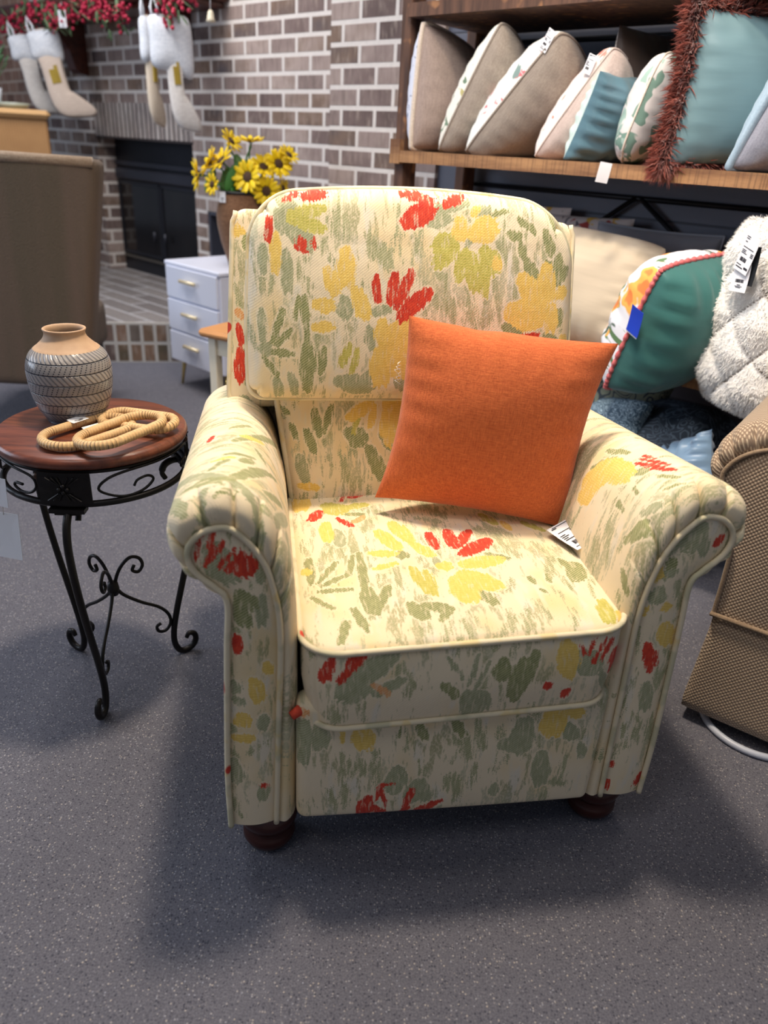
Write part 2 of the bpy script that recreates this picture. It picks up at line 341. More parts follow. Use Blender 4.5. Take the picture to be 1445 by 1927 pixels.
def rbox_pts(dim, r, sp):
    """quad grid on a box surface, edges rounded with radius r; returns cube coords and faces"""
    hx, hy, hz = [d / 2 for d in dim]
    n = [max(4, int(round(d / sp))) for d in dim]
    ax = [np.linspace(-h, h, k + 1) for h, k in zip((hx, hy, hz), n)]
    idx = {}; V = []; Fc = []
    def vid(i, j, k):
        key = (i, j, k)
        if key not in idx: idx[key] = len(V); V.append((ax[0][i], ax[1][j], ax[2][k]))
        return idx[key]
    for s in (0, n[2]):
        for i in range(n[0]):
            for j in range(n[1]):
                q = (vid(i, j, s), vid(i + 1, j, s), vid(i + 1, j + 1, s), vid(i, j + 1, s)); Fc.append(q if s else q[::-1])
    for s in (0, n[1]):
        for i in range(n[0]):
            for j in range(n[2]):
                q = (vid(i, s, j), vid(i + 1, s, j), vid(i + 1, s, j + 1), vid(i, s, j + 1)); Fc.append(q[::-1] if s else q)
    for s in (0, n[0]):
        for i in range(n[1]):
            for j in range(n[2]):
                q = (vid(s, i, j), vid(s, i + 1, j), vid(s, i + 1, j + 1), vid(s, i, j + 1)); Fc.append(q if s else q[::-1])
    V = np.array(V); h = np.array([hx, hy, hz]); inn = np.maximum(h - r, 0)
    q = np.clip(V, -inn, inn); d = V - q; nn = np.linalg.norm(d, axis=1); nn[nn == 0] = 1
    ex = np.abs(V) / h
    P = q + d * (r / nn)[:, None] * (nn > 0)[:, None]
    keep = np.linalg.norm(V - q, axis=1) == 0
    P[keep] = V[keep]
    return P, V, Fc
def rc(a, b, ha, hb, rad):
    """round the corners of the a/b rectangle; rad is an array or number"""
    rad = np.broadcast_to(rad, a.shape).astype(float)
    da = np.abs(a) - (ha - rad); db = np.abs(b) - (hb - rad)
    m = (da > 0) & (db > 0); mx = np.maximum(da, db); L = np.hypot(da, db); L[L == 0] = 1
    a2 = np.where(m, np.sign(a) * (ha - rad + da * mx / L), a); b2 = np.where(m, np.sign(b) * (hb - rad + db * mx / L), b)
    return a2, b2

FLORAL = floral_material()
def piping_mat():
    m = NM('floral_piping'); o = m.obj()
    a = m.noise(o, 16, 2); b = m.noise(m.mapv(o, (1, 1, 1), loc=(4, 4, 4)), 20, 2); c = m.noise(m.mapv(o, (1, 1, 1), loc=(9, 2, 4)), 15, 1)
    col = m.mix(m.math('MULTIPLY', m.step(a, .52, .60), .5), lin((226, 212, 180)), lin((166, 168, 134)))
    col = m.mix(m.math('MULTIPLY', m.step(b, .60, .66), .5), col, lin((222, 192, 112)))
    col = m.mix(m.step(c, .74, .76), col, lin((200, 60, 40)))
    return m.set(Base_Color=col, Roughness=.8, Normal=m.bump(m.noise(o, 700, 1), .4, .001))
PIPE = piping_mat()
MAHOG = plain('mahogany_stain', (62, 28, 22), rough=.28, scale=22, var=.35)

# ================================================================== floral recliner
CH_RZ = R(10.0); CH_LOC = (.132, .915, 0.0)
chair = thing('recliner_chair', 'floral upholstered recliner with rolled arms, cream with red and yellow blossoms, on bun feet', 'armchair', CH_LOC, CH_RZ)

S_PROF = [(.250, .09), (.247, .30), (.249, .50), (.260, .59), (.288, .66), (.335, .692), (.38, .684), (.410, .66), (.422, .63), (.413, .59),
          (.39, .56), (.36, .54), (.345, .522), (.348, .45), (.352, .35), (.357, .2), (.356, .09)]
P_PROF = [(.283, .09), (.277, .30), (.273, .46), (.280, .535), (.298, .593), (.334, .636), (.365, .637), (.386, .622), (.394, .602), (.390, .582),
          (.378, .565), (.360, .548), (.345, .524), (.348, .45), (.352, .35), (.357, .2), (.356, .09)]
def slope(y, z, k=.105):
    s = np.clip((z - .40) / .2, 0, 1); s = s * s * (3 - 2 * s)
    return z - k * np.clip(y, 0, None) * s
def rolled_arm(parent, side, Sp, Pp, depth, lip, keyF, keyT, mat, pmat, n=20, x0=0.0, k=.105, pleats=True, dsp=.006, seed=0.0, pr=.0046, ip=5):
    S = cr(Sp, n); P = cr(Pp, n)
    s = np.r_[0, np.cumsum(np.linalg.norm(np.diff(S, axis=0), axis=1))]
    NS = len(S); rings = []; UV = []
    ny = int((depth - lip) / dsp)
    ys = list(np.linspace(depth, lip, ny, endpoint=False))
    for y in ys: rings.append((S.copy(), np.full(NS, y)))
    K = 12
    for q in range(K + 1):
        ph = q / K * PI / 2
        e = (1 - math.cos(ph)); y = lip * (1 - math.sin(ph)) + (.010 * max(0, (q / K - .7) / .3))
        W = S + (P - S) * e
        yy = np.full(NS, y)
        if pleats:
            t = np.clip((s - .46) / .04, 0, 1) * np.clip((.98 - s) / .04, 0, 1)
            jj = .052; ph_ = ((s - .48 + .008 * np.sin(s * 31)) / jj); ds = (ph_ - np.round(ph_)) * jj
            g = np.exp(-(ds / .0034) ** 2) + .35 * (1 - np.cos(2 * PI * ph_)) * -.5
            amp = min(1, .25 + q / K * 1.3) * (.0105 if q < K else .001)
            D = P - S; ln = np.linalg.norm(D, axis=1); ln[ln < 1e-4] = 1
            yy = yy + t * g * amp; W = W + D / ln[:, None] * (t * g * amp * .9)[:, None] * (ln < .9)[:, None]
        rings.append((W, yy))
    V = []; U = []; Vc = []
    for W, yy in rings:
        z = slope(yy, W[:, 1], k)
        V += [(x0 + side * W[i, 0], yy[i], z[i]) for i in range(NS)]; U += list(yy); Vc += list(s)
    mb = MB(); fs = []
    for r in range(len(rings) - 1):
        for i in range(NS - 1):
            fs.append((r * NS + i, r * NS + i + 1, (r + 1) * NS + i + 1, (r + 1) * NS + i))
    # back cap and bottom
    fs.append(tuple(range(NS)))
    mb.add(V, fs)
    arm = mb.build('arm_body', mat, parent, attrs=fabattrs(U, Vc, keyT, (seed, 3.0)), fix=True)
    # front panel
    a = P[:ip * n + 1]; b = P[ip * n:][::-1]
    zt = a[-1, 1] - .0005
    # the outer path meets the inner at the crown
    zs = np.concatenate([np.linspace(.0901, zt - .03, 150), zt - .03 + .03 * np.sin(np.linspace(0, PI / 2, 14))[1:]])
    def path(q, z):
        o = np.argsort(q[:, 1]); return np.interp(z, q[o, 1], q[o, 0])
    xi = path(a, zs); xo = path(b, zs); NC = 34; V = []; 
    for j, z in enumerate(zs):
        for c in range(NC):
            t = c / (NC - 1); V.append((x0 + side * (xi[j] + (xo[j] - xi[j]) * t), .010 - .008 * math.sin(PI * t) * .9, z))
    fs = [(j * NC + c, j * NC + c + 1, (j + 1) * NC + c + 1, (j + 1) * NC + c) for j in range(len(zs) - 1) for c in range(NC - 1)]
    V = np.array(V)
    mb = MB().add(V, fs)
    pan = mb.build('front_panel', mat, parent, attrs=fabattrs(V[:, 0], V[:, 2], keyF, (seed + 1.3, 0)), fix=False)
    if side > 0: pan.data.flip_normals()
    pth = [(x0 + side * q[0], .004, q[1]) for q in P]
    MB().tube(pth, pr, 8).build('piping', pmat, parent)
    return arm
rolled_arm(chair, -1, S_PROF, P_PROF, .74, .042, 'armL', 'armtopL', FLORAL, PIPE, seed=.6)
rolled_arm(chair, 1, S_PROF, P_PROF, .74, .042, 'armR', 'armtopR', FLORAL, PIPE, seed=4.1)

def cushion(name, dim, r, sp, parent, shape, key, uv, seed, mat=None):
    P, C0, F = rbox_pts(dim, r, sp)
    P = shape(P, C0); U, V = uv(P)
    mb = MB().add(P, F)
    return mb.build(name, mat or FLORAL, parent, attrs=fabattrs(U, V, key, seed), fix=True)

# seat cushion
SD = (.50, .56, .145)
def seat_shape(P, C0, out=True):
    x, y, z = P[:, 0].copy(), P[:, 1].copy(), P[:, 2].copy()
    x, y = rc(x, y, SD[0] / 2, SD[1] / 2, .055)
    u = np.clip(1 - (x / .25) ** 2, 0, 1); v = np.clip(1 - (y / .28) ** 2, 0, 1)
    z = z + np.where(z > 0, .020 * (u * v) ** .6, 0)
    front = np.clip((-y - .22) / .06, 0, 1)
    y = y - .012 * front * np.sin(PI * np.clip((z + .072) / .145, 0, 1)) * u ** .5
    x = x * (1 - .04 * np.clip(-z / .07, 0, 1) * 1.0)
    return np.stack([x + .008, y + .26, z + .385 + .022 * (x / .25) * .5], 1)
cushion('seat_cushion', SD, .012, .0034, chair, seat_shape, 'seat+sfront', lambda P: (P[:, 0], P[:, 1] + P[:, 2]), (0, 0))
def seat_loop(zf, grow=.001):
    hx, hy = SD[0] / 2, SD[1] / 2; N = 60
    per = [(-hx + 2 * hx * k / N, -hy) for k in range(N)] + [(hx, -hy + 2 * hy * k / N) for k in range(N)] + [(hx - 2 * hx * k / N, hy) for k in range(N)] + [(-hx, hy - 2 * hy * k / N) for k in range(N)]
    A = np.array(per); P = np.stack([A[:, 0], A[:, 1], np.full(len(A), zf)], 1)
    Q = seat_shape(P, P); c = np.array([.008, .26, 0]); Q[:, :2] = c[:2] + (Q[:, :2] - c[:2]) * (1 + grow * 4); return Q
MB().tube(seat_loop(.069, .001), .0050, 8, closed=True).build('seat_piping', PIPE, chair)
MB().tube(seat_loop(-.070, .001), .0046, 8, closed=True).build('seat_piping', PIPE, chair)

# headrest cushion (upper back)
HD = (.612, .150, .352); TILT = R(-11)
def tilt(P, base, t=TILT):
    y = P[:, 1]; z = P[:, 2]
    return np.stack([P[:, 0] + base[0], base[1] + y * math.cos(t) - z * math.sin(t), base[2] + y * math.sin(t) + z * math.cos(t)], 1)
def head_flat(P):
    x, y, z = P[:, 0].copy(), P[:, 1].copy(), P[:, 2].copy()
    fr = np.clip(-y / .075, -1, 1)
    x, z = rc(x, z, HD[0] / 2, HD[2] / 2, np.where(z > 0, np.where(x > 0, .110, .080), .028))
    u = np.clip(1 - (x / .306) ** 2, 0, 1); v = np.clip(1 - (z / .1925) ** 2, 0, 1)
    y = y - np.where(y < 0, 1, 0) * .040 * (u ** .5) * (v ** .5) * np.clip(-y / .06, 0, 1)
    z = z - .02 * np.clip(z / .19, 0, 1) * (y > .0) * 1.0 + .022 * u * (z > .1) * np.clip(z / .19, 0, 1)
    x = x * (1 - .03 * np.clip(z / .19, -.2, 1))
    return np.stack([x, y, z], 1)
HB = (-.010, .570, .826)
cushion('headrest_cushion', HD, .030, .0034, chair, lambda P, C0: tilt(head_flat(P), HB), 'head', lambda P: (P[:, 0], P[:, 2]), (2, 1))
def head_loop(yf, grow=.002):
    hx, hz = HD[0] / 2, HD[2] / 2; pts = []
    N = 60
    per = [(-hx + 2 * hx * k / N, -hz) for k in range(N)] + [(hx, -hz + 2 * hz * k / N) for k in range(N)] + [(hx - 2 * hx * k / N, hz) for k in range(N)] + [(-hx, hz - 2 * hz * k / N) for k in range(N)]
    A = np.array(per) ; P = np.stack([A[:, 0], np.full(len(A), yf), A[:, 1]], 1)
    Q = head_flat(P); Q[:, [0, 2]] *= 1 + grow
    return tilt(Q, HB)
MB().tube(head_loop(-.048), .0046, 8, closed=True).build('headrest_piping', PIPE, chair)
MB().tube(head_loop(.050), .005, 8, closed=True).build('headrest_piping', PIPE, chair)

# lower back cushion
LD = (.555, .13, .31)
def low_shape(P, C0=None):
    x, y, z = P[:, 0].copy(), P[:, 1].copy(), P[:, 2].copy()
    u = np.clip(1 - (x / .265) ** 2, 0, 1); v = np.clip(1 - (z / .15) ** 2, 0, 1)
    y = y - np.where(y < 0, 1, 0) * .035 * (u * v) ** .5
    x = x * (.885 + .115 * np.clip((z + .13) / .24, 0, 1))
    return tilt(np.stack([x, y, z], 1), (.002, .572, .560), R(-9))
cushion('lumbar_cushion', LD, .028, .0034, chair, low_shape, 'low', lambda P: (P[:, 0], P[:, 2]), (4, 2))
for s in (-1, 1):
    z = np.linspace(-.13, .14, 30); P = np.stack([np.full(30, s * .270), np.full(30, -.055), z], 1)
    MB().tube(low_shape(P), .0055, 8).build('lumbar_piping', PIPE, chair)
# outer back shell with its wings beside the headrest
BD = (.70, .115, .375)
def shell_shape(P, C0=None):
    x, y, z = P[:, 0].copy(), P[:, 1].copy(), P[:, 2].copy()
    x, z = rc(x, z, BD[0] / 2, BD[2] / 2, np.where(z > 0, .03, .03))
    x = x * (1 - .03 * np.clip(z / .2, -1, 1))
    return tilt(np.stack([x, y, z], 1), (-.004, .672, .786), R(-9))
cushion('back_shell', BD, .014, .006, chair, shell_shape, 'wing', lambda P: (P[:, 0], P[:, 2]), (6, 5))
z = np.linspace(-.19, .19, 30)
for s in (-1, 1):
    for yy in (-.055, .055):
        P = np.stack([np.full(30, s * .347), np.full(30, yy), z], 1)
        MB().tube(shell_shape(P), .0045, 8).build('back_piping', PIPE, chair)
# foot board (closed leg rest)
FD = (.508, .045, .245)
def foot_shape(P, C0=None):
    x, y, z = P[:, 0].copy(), P[:, 1].copy(), P[:, 2].copy()
    u = np.clip(1 - (x / .254) ** 2, 0, 1); v = np.clip(1 - (z / .12) ** 2, 0, 1)
    y = y - np.where(y < 0, 1, 0) * .012 * (u * v) ** .5
    z = z + .012 * (x / .25) * -.4
    return np.stack([x + .004, y + .022 - (z - .0) * .0, z + .213], 1)
cushion('leg_rest', FD, .016, .0034, chair, foot_shape, 'foot', lambda P: (P[:, 0], P[:, 2]), (8, 8))
P, C0, F = rbox_pts((.47, .66, .30), .01, .03)
MB().add(P + np.array([0, .39, .245]), F).build('seat_frame', FLORAL, chair, attrs=fabattrs(P[:, 0], P[:, 2], None, (9, 9)))
P, C0, F = rbox_pts((.62, .06, .58), .01, .03)
MB().add(P + np.array([0, .70, .385]), F).build('back_panel', FLORAL, chair, attrs=fabattrs(P[:, 0], P[:, 2], None, (3, 9)))
for fx, fy in ((-.295, .055), (.300, .060), (-.295, .68), (.295, .68)):
    prof = [(0.001, 0), (.030, .001), (.040, .010), (.045, .022), (.044, .034), (.038, .042), (.040, .046), (.046, .053), (.050, .066), (.050, .090), (.001, .091)]
    MB().lathe(prof, (fx, fy, 0), 32).build('bun_foot', MAHOG, chair)
MB().tube([(-.258, .0, .318), (-.244, .008, .323), (-.228, .02, .325)], [.007, .009, .007], 10).build('piping_end', plain('red_petal_cloth', (205, 70, 45), .8), chair)

# ================================================================== pillows
def noise2(u, v, seed, n=7, f=6.0):
    rg = np.random.default_rng(seed); o = np.zeros_like(u)
    for _ in range(n):
        a, b, p = rg.uniform(-f, f), rg.uniform(-f, f), rg.uniform(0, 6.28)
        o += np.sin(a * u + b * v + p)
    return o / n
def pillow_grid(w, h, T, n=34, pinch=.07, wr=.004, seed=1, sharp=2.4, power=.5, corner=0.0, folds=.35, droop=0.0):
    s = np.linspace(-1, 1, n + 1); g = np.sin(s * PI / 2) * .55 + s * .45
    U, V = np.meshgrid(g, g, indexing='ij')
    X = U * w / 2 * (1 - pinch * (1 - V ** 2) * np.abs(U) ** 2)
    Y = V * h / 2 * (1 - pinch * (1 - U ** 2) * np.abs(V) ** 2)
    if droop: Y = Y - droop * h * ((1 - U) / 2) ** 1.4 * ((V + 1) / 2)
    if corner:
        m = np.clip((np.abs(U) ** 4) * (np.abs(V) ** 4), 0, 1); X *= 1 - corner * m; Y *= 1 - corner * m
    f = (np.clip(1 - np.abs(U) ** sharp, 0, 1) * np.clip(1 - np.abs(V) ** sharp, 0, 1)) ** power
    out = []
    for sg, sd in ((1, seed), (-1, seed + 50)):
        edge = 1 - np.clip(1 - np.maximum(np.abs(U), np.abs(V)) ** 4, 0, 1)
        wrk = noise2(U, V, sd, 8, 7) * wr * f ** .6
        # gathers that run in from the seam
        gat = (np.sin(V * 23 + sd + 2 * np.sin(3 * V + sd)) * np.clip(np.abs(U) - .45, 0, 1) + np.sin(U * 21 + sd + 2 * np.sin(4 * U)) * np.clip(np.abs(V) - .45, 0, 1)) * wr * folds * 3 * np.minimum(f * 1.6, 1)
        out.append(np.stack([X, Y, sg * T / 2 * f + wrk + gat], -1))
    return out, U, V
def grid_mb(G, flip=False):
    n, m = G.shape[:2]; mb = MB()
    vs = G.reshape(-1, 3); fs = []
    for i in range(n - 1):
        for j in range(m - 1):
            q = (i * m + j, (i + 1) * m + j, (i + 1) * m + j + 1, i * m + j + 1)
            fs.append(q[::-1] if flip else q)
    return mb.add(vs, fs)
def frame(c, e1, e2):
    e1 = Vector(e1).normalized(); e2 = Vector(e2); e2 = (e2 - e1 * e1.dot(e2)).normalized(); n = e1.cross(e2)
    M = Matrix((e1, e2, n)).transposed().to_4x4(); M.translation = Vector(c); return M
def boundary(G):
    a = list(G[:, 0]) + list(G[-1, 1:]) + list(G[-2::-1, -1]) + list(G[0, -2:0:-1])
    return a
def pillow(name, label, cat, mw, w, h, T, front, back=None, pipe=None, pr=.004, group=None, **kw):
    """front faces local +z"""
    t = thing(name, label, cat, mw=mw, group=group)
    (F, B), U, V = pillow_grid(w, h, T, **kw)
    B[0, :] = F[0, :]; B[-1, :] = F[-1, :]; B[:, 0] = F[:, 0]; B[:, -1] = F[:, -1]
    grid_mb(F).build('front_cover', front, t, fix=False)
    grid_mb(B, True).build('back_cover', back or front, t, fix=False)
    bd = boundary(F)
    if pipe: MB().tube(bd, pr, 6, closed=True).build('piping', pipe, t)
    return t, F, B, bd

PAPER = plain('tag_paper', (238, 238, 242), .6, var=.02)
PRINT = plain('tag_ink', (45, 45, 55), .7, var=.1)
BLACKCARD = plain('black_card', (20, 22, 26), .5, var=.1)
def add_tag(parent, loc, e1, e2, w, h, mat=None, kind=0, name='price_tag', label=None, bars=True):
    """flat printed card; loc is the card centre in the parent's space"""
    M = frame(loc, e1, e2)
    rnd = random.Random(int(w * 1e5) + kind)
    def T(mb): mb.v = [tuple(M @ Vector(q)) for q in mb.v]; return mb
    mb = MB()
    nseg = 5
    vs = []; 
    for s in (0, 1):
        for i in range(nseg + 1):
            for j in (0, 1):
                u = i / nseg - .5
                vs.append((w * (j - .5), h * u, -.0006 * s + .006 * w / .05 * (u * u - .25)))
    fs = []
    k = (nseg + 1) * 2
    for i in range(nseg):
        a = i * 2; fs.append((a, a + 1, a + 3, a + 2)); fs.append((k + a, k + a + 2, k + a + 3, k + a + 1))
        fs.append((a, a + 2, k + a + 2, k + a)); fs.append((a + 1, k + a + 1, k + a + 3, a + 3))
    fs.append((0, k, k + 1, 1)); fs.append((nseg * 2, nseg * 2 + 1, k + nseg * 2 + 1, k + nseg * 2))
    mb.add(vs, fs); tg = T(mb).build(name, mat or PAPER, parent, smooth=False)
    if label: tg['label'] = label
    if bars:
        mb = MB()
        def zc(y): u = y / h; return .0004 + .006 * w / .05 * (u * u - .25)
        def blk(x, y, ww, hh): mb.box((x * w, y * h, zc(y * h) + .0003), (ww * w, hh * h, .0003))
        if kind == 0:
            blk(-.3, .40, .2, .03); blk(.0, .44, .7, .018)
            blk(-.05, .22, .62, .022)
            for q, l in ((.10, .22), (.04, .30), (-.02, .2), (-.08, .36)): blk(-.42 + l / 2, q, l, .028)
            blk(-.02, -.08, .08, .03)
            for i in range(16): blk(-.30 + i * .026, -.24, rnd.choice((.008, .014, .018)), .14)
            blk(-.3, -.40, .2, .022)
        elif kind == 1:
            for q, l in ((.42, .25), (.37, .22), (.28, .15), (.14, .75), (.06, .3), (.02, .28), (-.02, .4)): blk(-.42 + l / 2, q, l, .018)
            for q in (.05, .01, -.03): blk(.34, q, .2, .02)
            for i in range(18): blk(-.32 + i * .025, -.18, rnd.choice((.008, .012, .016)), .11)
            blk(-.25, -.33, .35, .022); blk(-.15, -.40, .5, .03); blk(.3, -.36, .28, .06)
        else:
            for i in range(16): blk(-.25 + i * .033, -.12, rnd.choice((.01, .016, .022)), .12)
            blk(0, -.26, .2, .03); blk(0, -.31, .45, .02); blk(0, -.35, .3, .02)
        T(mb).build('printed_text', PRINT, tg, smooth=False)
    return tg
def add_text(parent, txt, M, size, mat):
    cu = bpy.data.curves.new('price_digits', 'FONT'); cu.body = txt; cu.size = size; cu.extrude = .0002; cu.align_x = 'CENTER'; cu.align_y = 'CENTER'
    to = bpy.data.objects.new('tmp', cu); COL.objects.link(to)
    dg = bpy.context.evaluated_depsgraph_get(); dg.update()
    me = bpy.data.meshes.new_from_object(to.evaluated_get(dg)); bpy.data.objects.remove(to)
    me.transform(M); me.materials.clear(); me.materials.append(mat)
    o = bpy.data.objects.new('price_digits', me); COL.objects.link(o); o.parent = parent; return o

# orange pillow on the recliner
CHM = Matrix.Translation(CH_LOC) @ Matrix.Rotation(CH_RZ, 4, 'Z')
def ch_pt(p): return CHM @ Vector(p)
ORANGE = cloth('orange_linen', (216, 114, 62), (180, 84, 42), weave=520, rough=.85, sheen=.2, bump=.5)
from mathutils import Quaternion
rv = Vector((-.068, .102, -.219))
Rm = Quaternion(rv.normalized(), rv.length).to_matrix().to_4x4() @ Matrix.Rotation(PI / 2, 4, 'X')   # local z -> -y (faces the sitter)
op_mw = CHM @ Matrix.Translation((.112, .345, .660)) @ Rm
(oF, oB), oU, oV = pillow_grid(.352, .350, .130, n=56, pinch=.065, wr=.0035, seed=5, sharp=2.2, power=.55, folds=.3)
def warp(G):
    G = G.copy(); u, v = G[..., 0] / .19, G[..., 1] / .19
    G[..., 0] += .012 * np.clip(u, 0, 1) * np.clip(v, 0, 1) ** 2 - .012 * np.clip(-u, 0, 1) * np.clip(-v, 0, 1) ** 2
    G[..., 1] -= .012 * np.clip(-u, 0, 1) * np.clip(v, 0, 1)
    G[..., 1] -= .006 * np.exp(-((u + .28) / .12) ** 2) * np.clip(v, 0, 1) ** 6
    return G
oF, oB = warp(oF), warp(oB)
oB[0, :] = oF[0, :]; oB[-1, :] = oF[-1, :]; oB[:, 0] = oF[:, 0]; oB[:, -1] = oF[:, -1]
op = thing('throw_pillow', 'square burnt orange linen pillow leaning in the corner of the floral recliner', 'pillow', mw=op_mw)
grid_mb(oF).build('front_cover', ORANGE, op, fix=False); grid_mb(oB, True).build('back_cover', ORANGE, op, fix=False)
# loose threads on the left seam
mb = MB()
for k in range(6):
    y = .085 - k * .006
    x = -.178 + .001 * k
    mb.tube([(x, y, .003), (x - .004 - .003 * (k % 3), y - .003, .008), (x - .002 + .004 * (k % 2), y - .008, .010)], .0006, 4)
mb.build('loose_thread', plain('white_thread', (235, 225, 215), .8), op)
# its price tag lies on the seat by the right arm
inv = op_mw.inverted()
tc = inv @ ch_pt((.249, .226, .497)); e1 = (inv.to_3x3() @ (CHM.to_3x3() @ Vector((.90, .38, .26)))); e2 = (inv.to_3x3() @ (CHM.to_3x3() @ Vector((-.12, .95, .10))))
tg = add_tag(op, tc, e1, e2, .052, .078, kind=0, label='white price tag with barcode')
Mt = frame(tc, e1, e2) 
add_text(tg, '12.00', Mt @ Matrix.Translation((.014, -.013, .0002)), .010, PRINT)
add_text(tg, '$2.10', Mt @ Matrix.Translation((.014, .011, .0002)), .009, PRINT)
add_tag(op, tc - (frame(tc, e1, e2).to_3x3() @ Vector((-.003, -.002, .004))), e1, e2, .050, .070, mat=plain('slate_card', (58, 74, 84), .5), bars=False, kind=3, name='backing_card')

# ================================================================== side table
WROUGHT = plain('wrought_iron_black', (34, 31, 30), .38, metal=.6, var=.35, scale=60, bump=.15)
def wood_mat(name, c1, c2, rough, axis=(3, 40, 3), coat=0.0, rings=0):
    m = NM(name); o = m.obj()
    n = m.noise(m.mapv(o, axis), 1.0, 5, .6, 1.2); n2 = m.noise(m.mapv(o, tuple(a * 6 for a in axis)), 1.0, 3)
    f = m.math('ADD', m.math('MULTIPLY', n, .75), m.math('MULTIPLY', n2, .25))
    col = m.mix(m.step(f, .32, .66), lin(c1), lin(c2))
    m.set(Base_Color=col, Roughness=rough, Normal=m.bump(f, .12, .001))
    m.b.inputs['Coat Weight'].default_value = coat; m.b.inputs['Coat Roughness'].default_value = .12
    return m.m
CHERRY = wood_mat('cherry_stained_wood', (72, 34, 22), (128, 68, 44), .40, (7, 46, 7), .3)
TC = (-.567, 1.337)
table = thing('side_table', 'round cherry wood side table on black scrolled wrought iron legs', 'side table', (TC[0], TC[1], 0))
TR = .176
prof = [(.001, .566), (TR - .012, .566), (TR - .003, .570), (TR, .578), (TR - .002, .585), (TR - .008, .590), (.001, .590)]
MB().lathe(prof, (0, 0, 0), 96).build('table_top', CHERRY, table, angle=50)
RR_ = .168
ring = [(RR_ * math.cos(2 * PI * k / 90), RR_ * math.sin(2 * PI * k / 90), .503) for k in range(90)]
MB().tube(ring, .0062, 10, closed=True).build('ring_rail', WROUGHT, table)
ring = [((RR_ - .004) * math.cos(2 * PI * k / 90), (RR_ - .004) * math.sin(2 * PI * k / 90), .563) for k in range(90)]
MB().tube(ring, .004, 8, closed=True).build('upper_rail', WROUGHT, table)
LEG = [(.132, .452), (.126, .466), (.132, .482), (.150, .490), (.170, .486), (.186, .468), (.194, .435), (.192, .39), (.183, .33), (.168, .26), (.150, .19), (.133, .125), (.122, .07), (.122, .035), (.132, .012), (.148, .0075), (.164, .014), (.172, .030), (.168, .046), (.156, .050), (.150, .040)]
for a in (-87, 36, 152):
    ca, sa = math.cos(R(a)), math.sin(R(a))
    L = cr(LEG, 6)
    n = len(L); rad = [.0072 * (1 - .35 * max(0, (i / n - .85) / .15)) * (.75 if i < 8 else 1) for i in range(n)]
    MB().tube([(r * ca, r * sa, z) for r, z in L], rad, 10).build('leg', WROUGHT, table)
    # cast plate between ring and top
    mb = MB(); NA, NZ = 20, 10; vs = []; 
    for sft in (0, .006):
        for i in range(NA + 1):
            an = R(a) + R(15) * (i / NA * 2 - 1)
            for j in range(NZ + 1):
                u, v = i / NA * 2 - 1, j / NZ * 2 - 1
                rr = RR_ + .007 - sft
                if sft == 0:
                    th = math.atan2(v, u); rr += .0022 * max(0, math.cos(8 * th)) * (1 - min(1, math.hypot(u, v))) ** .3 * min(1, math.hypot(u, v) * 3)
                wz = .505 + (j / NZ) * .060
                vs.append((rr * math.cos(an), rr * math.sin(an), wz))
    fs = []; K = (NA + 1) * (NZ + 1)
    for i in range(NA):
        for j in range(NZ):
            q = i * (NZ + 1) + j; fs.append((q, q + NZ + 1, q + NZ + 2, q + 1)); q += K; fs.append((q, q + 1, q + NZ + 2, q + NZ + 1))
    for i in range(NA):
        q = i * (NZ + 1); fs.append((q, q + K, q + NZ + 1 + K, q + NZ + 1)); q += NZ; fs.append((q, q + NZ + 1, q + NZ + 1 + K, q + K))
    for j in range(NZ):
        q = j; fs.append((q, q + 1, q + 1 + K, q + K)); q = NA * (NZ + 1) + j; fs.append((q, q + K, q + 1 + K, q + 1))
    mb.add(vs, fs)
    ct = Vector((ca * (RR_ + .009), sa * (RR_ + .009), .535)); tn = Vector((-sa, ca, 0))
    for u, v in ((0, .006), (0, -.006), (.007, 0), (-.007, 0)): mb.ball(ct + tn * u + Vector((0, 0, v)), .0042, 8, 6)
    for u in range(-3, 4):
        for v in (-1, 1):
            if u: mb.tube([ct + tn * (u * .003) + Vector((0, 0, v * .008)), ct + tn * (u * .0095) + Vector((0, 0, v * .022))], .0012, 5)
    rot = Matrix.Rotation(R(a), 3, 'Z')
    mb.box((ca * (RR_ - .001), sa * (RR_ - .001), .4925), (.022, .062, .008), rot=rot); mb.box((ca * (RR_ - .001), sa * (RR_ - .001), .487), (.016, .045, .006), rot=rot)
    pl = mb.build('cast_plate', WROUGHT, table, angle=35)
    # stretcher to the hub
    st = cr([(0.004, .225), (.02, .20), (.055, .170), (.092, .145), (.112, .120), (.116, .095), (.104, .078), (.088, .080), (.084, .094), (.094, .100)], 6)
    MB().tube([(r * ca, r * sa, z) for r, z in st], .0038, 8).build('stretcher', WROUGHT, table)
    b = R(a)
    st = cr([(.004, .215), (.008, .245), (.022, .272), (.042, .287), (.060, .280), (.066, .262), (.056, .248), (.044, .254), (.048, .266)], 6)
    MB().tube([(r * math.cos(b), r * math.sin(b), z) for r, z in st], .0038, 8).build('hub_scroll', WROUGHT, table)
MB().lathe([(.001, .205), (.010, .208), (.013, .222), (.010, .238), (.001, .242)], n=16).build('hub', WROUGHT, table)
gp = [(.27, .35), (.30, .55), (.38, .60), (.42, .38), (.33, .1), (.18, .05), (.04, .4), (.10, .8), (.25, 1.0), (.5, 1.03), (.75, 1.0), (.93, .85), (.97, .5), (.92, .2), (.83, .12), (.76, .25), (.78, .4), (.85, .42)]
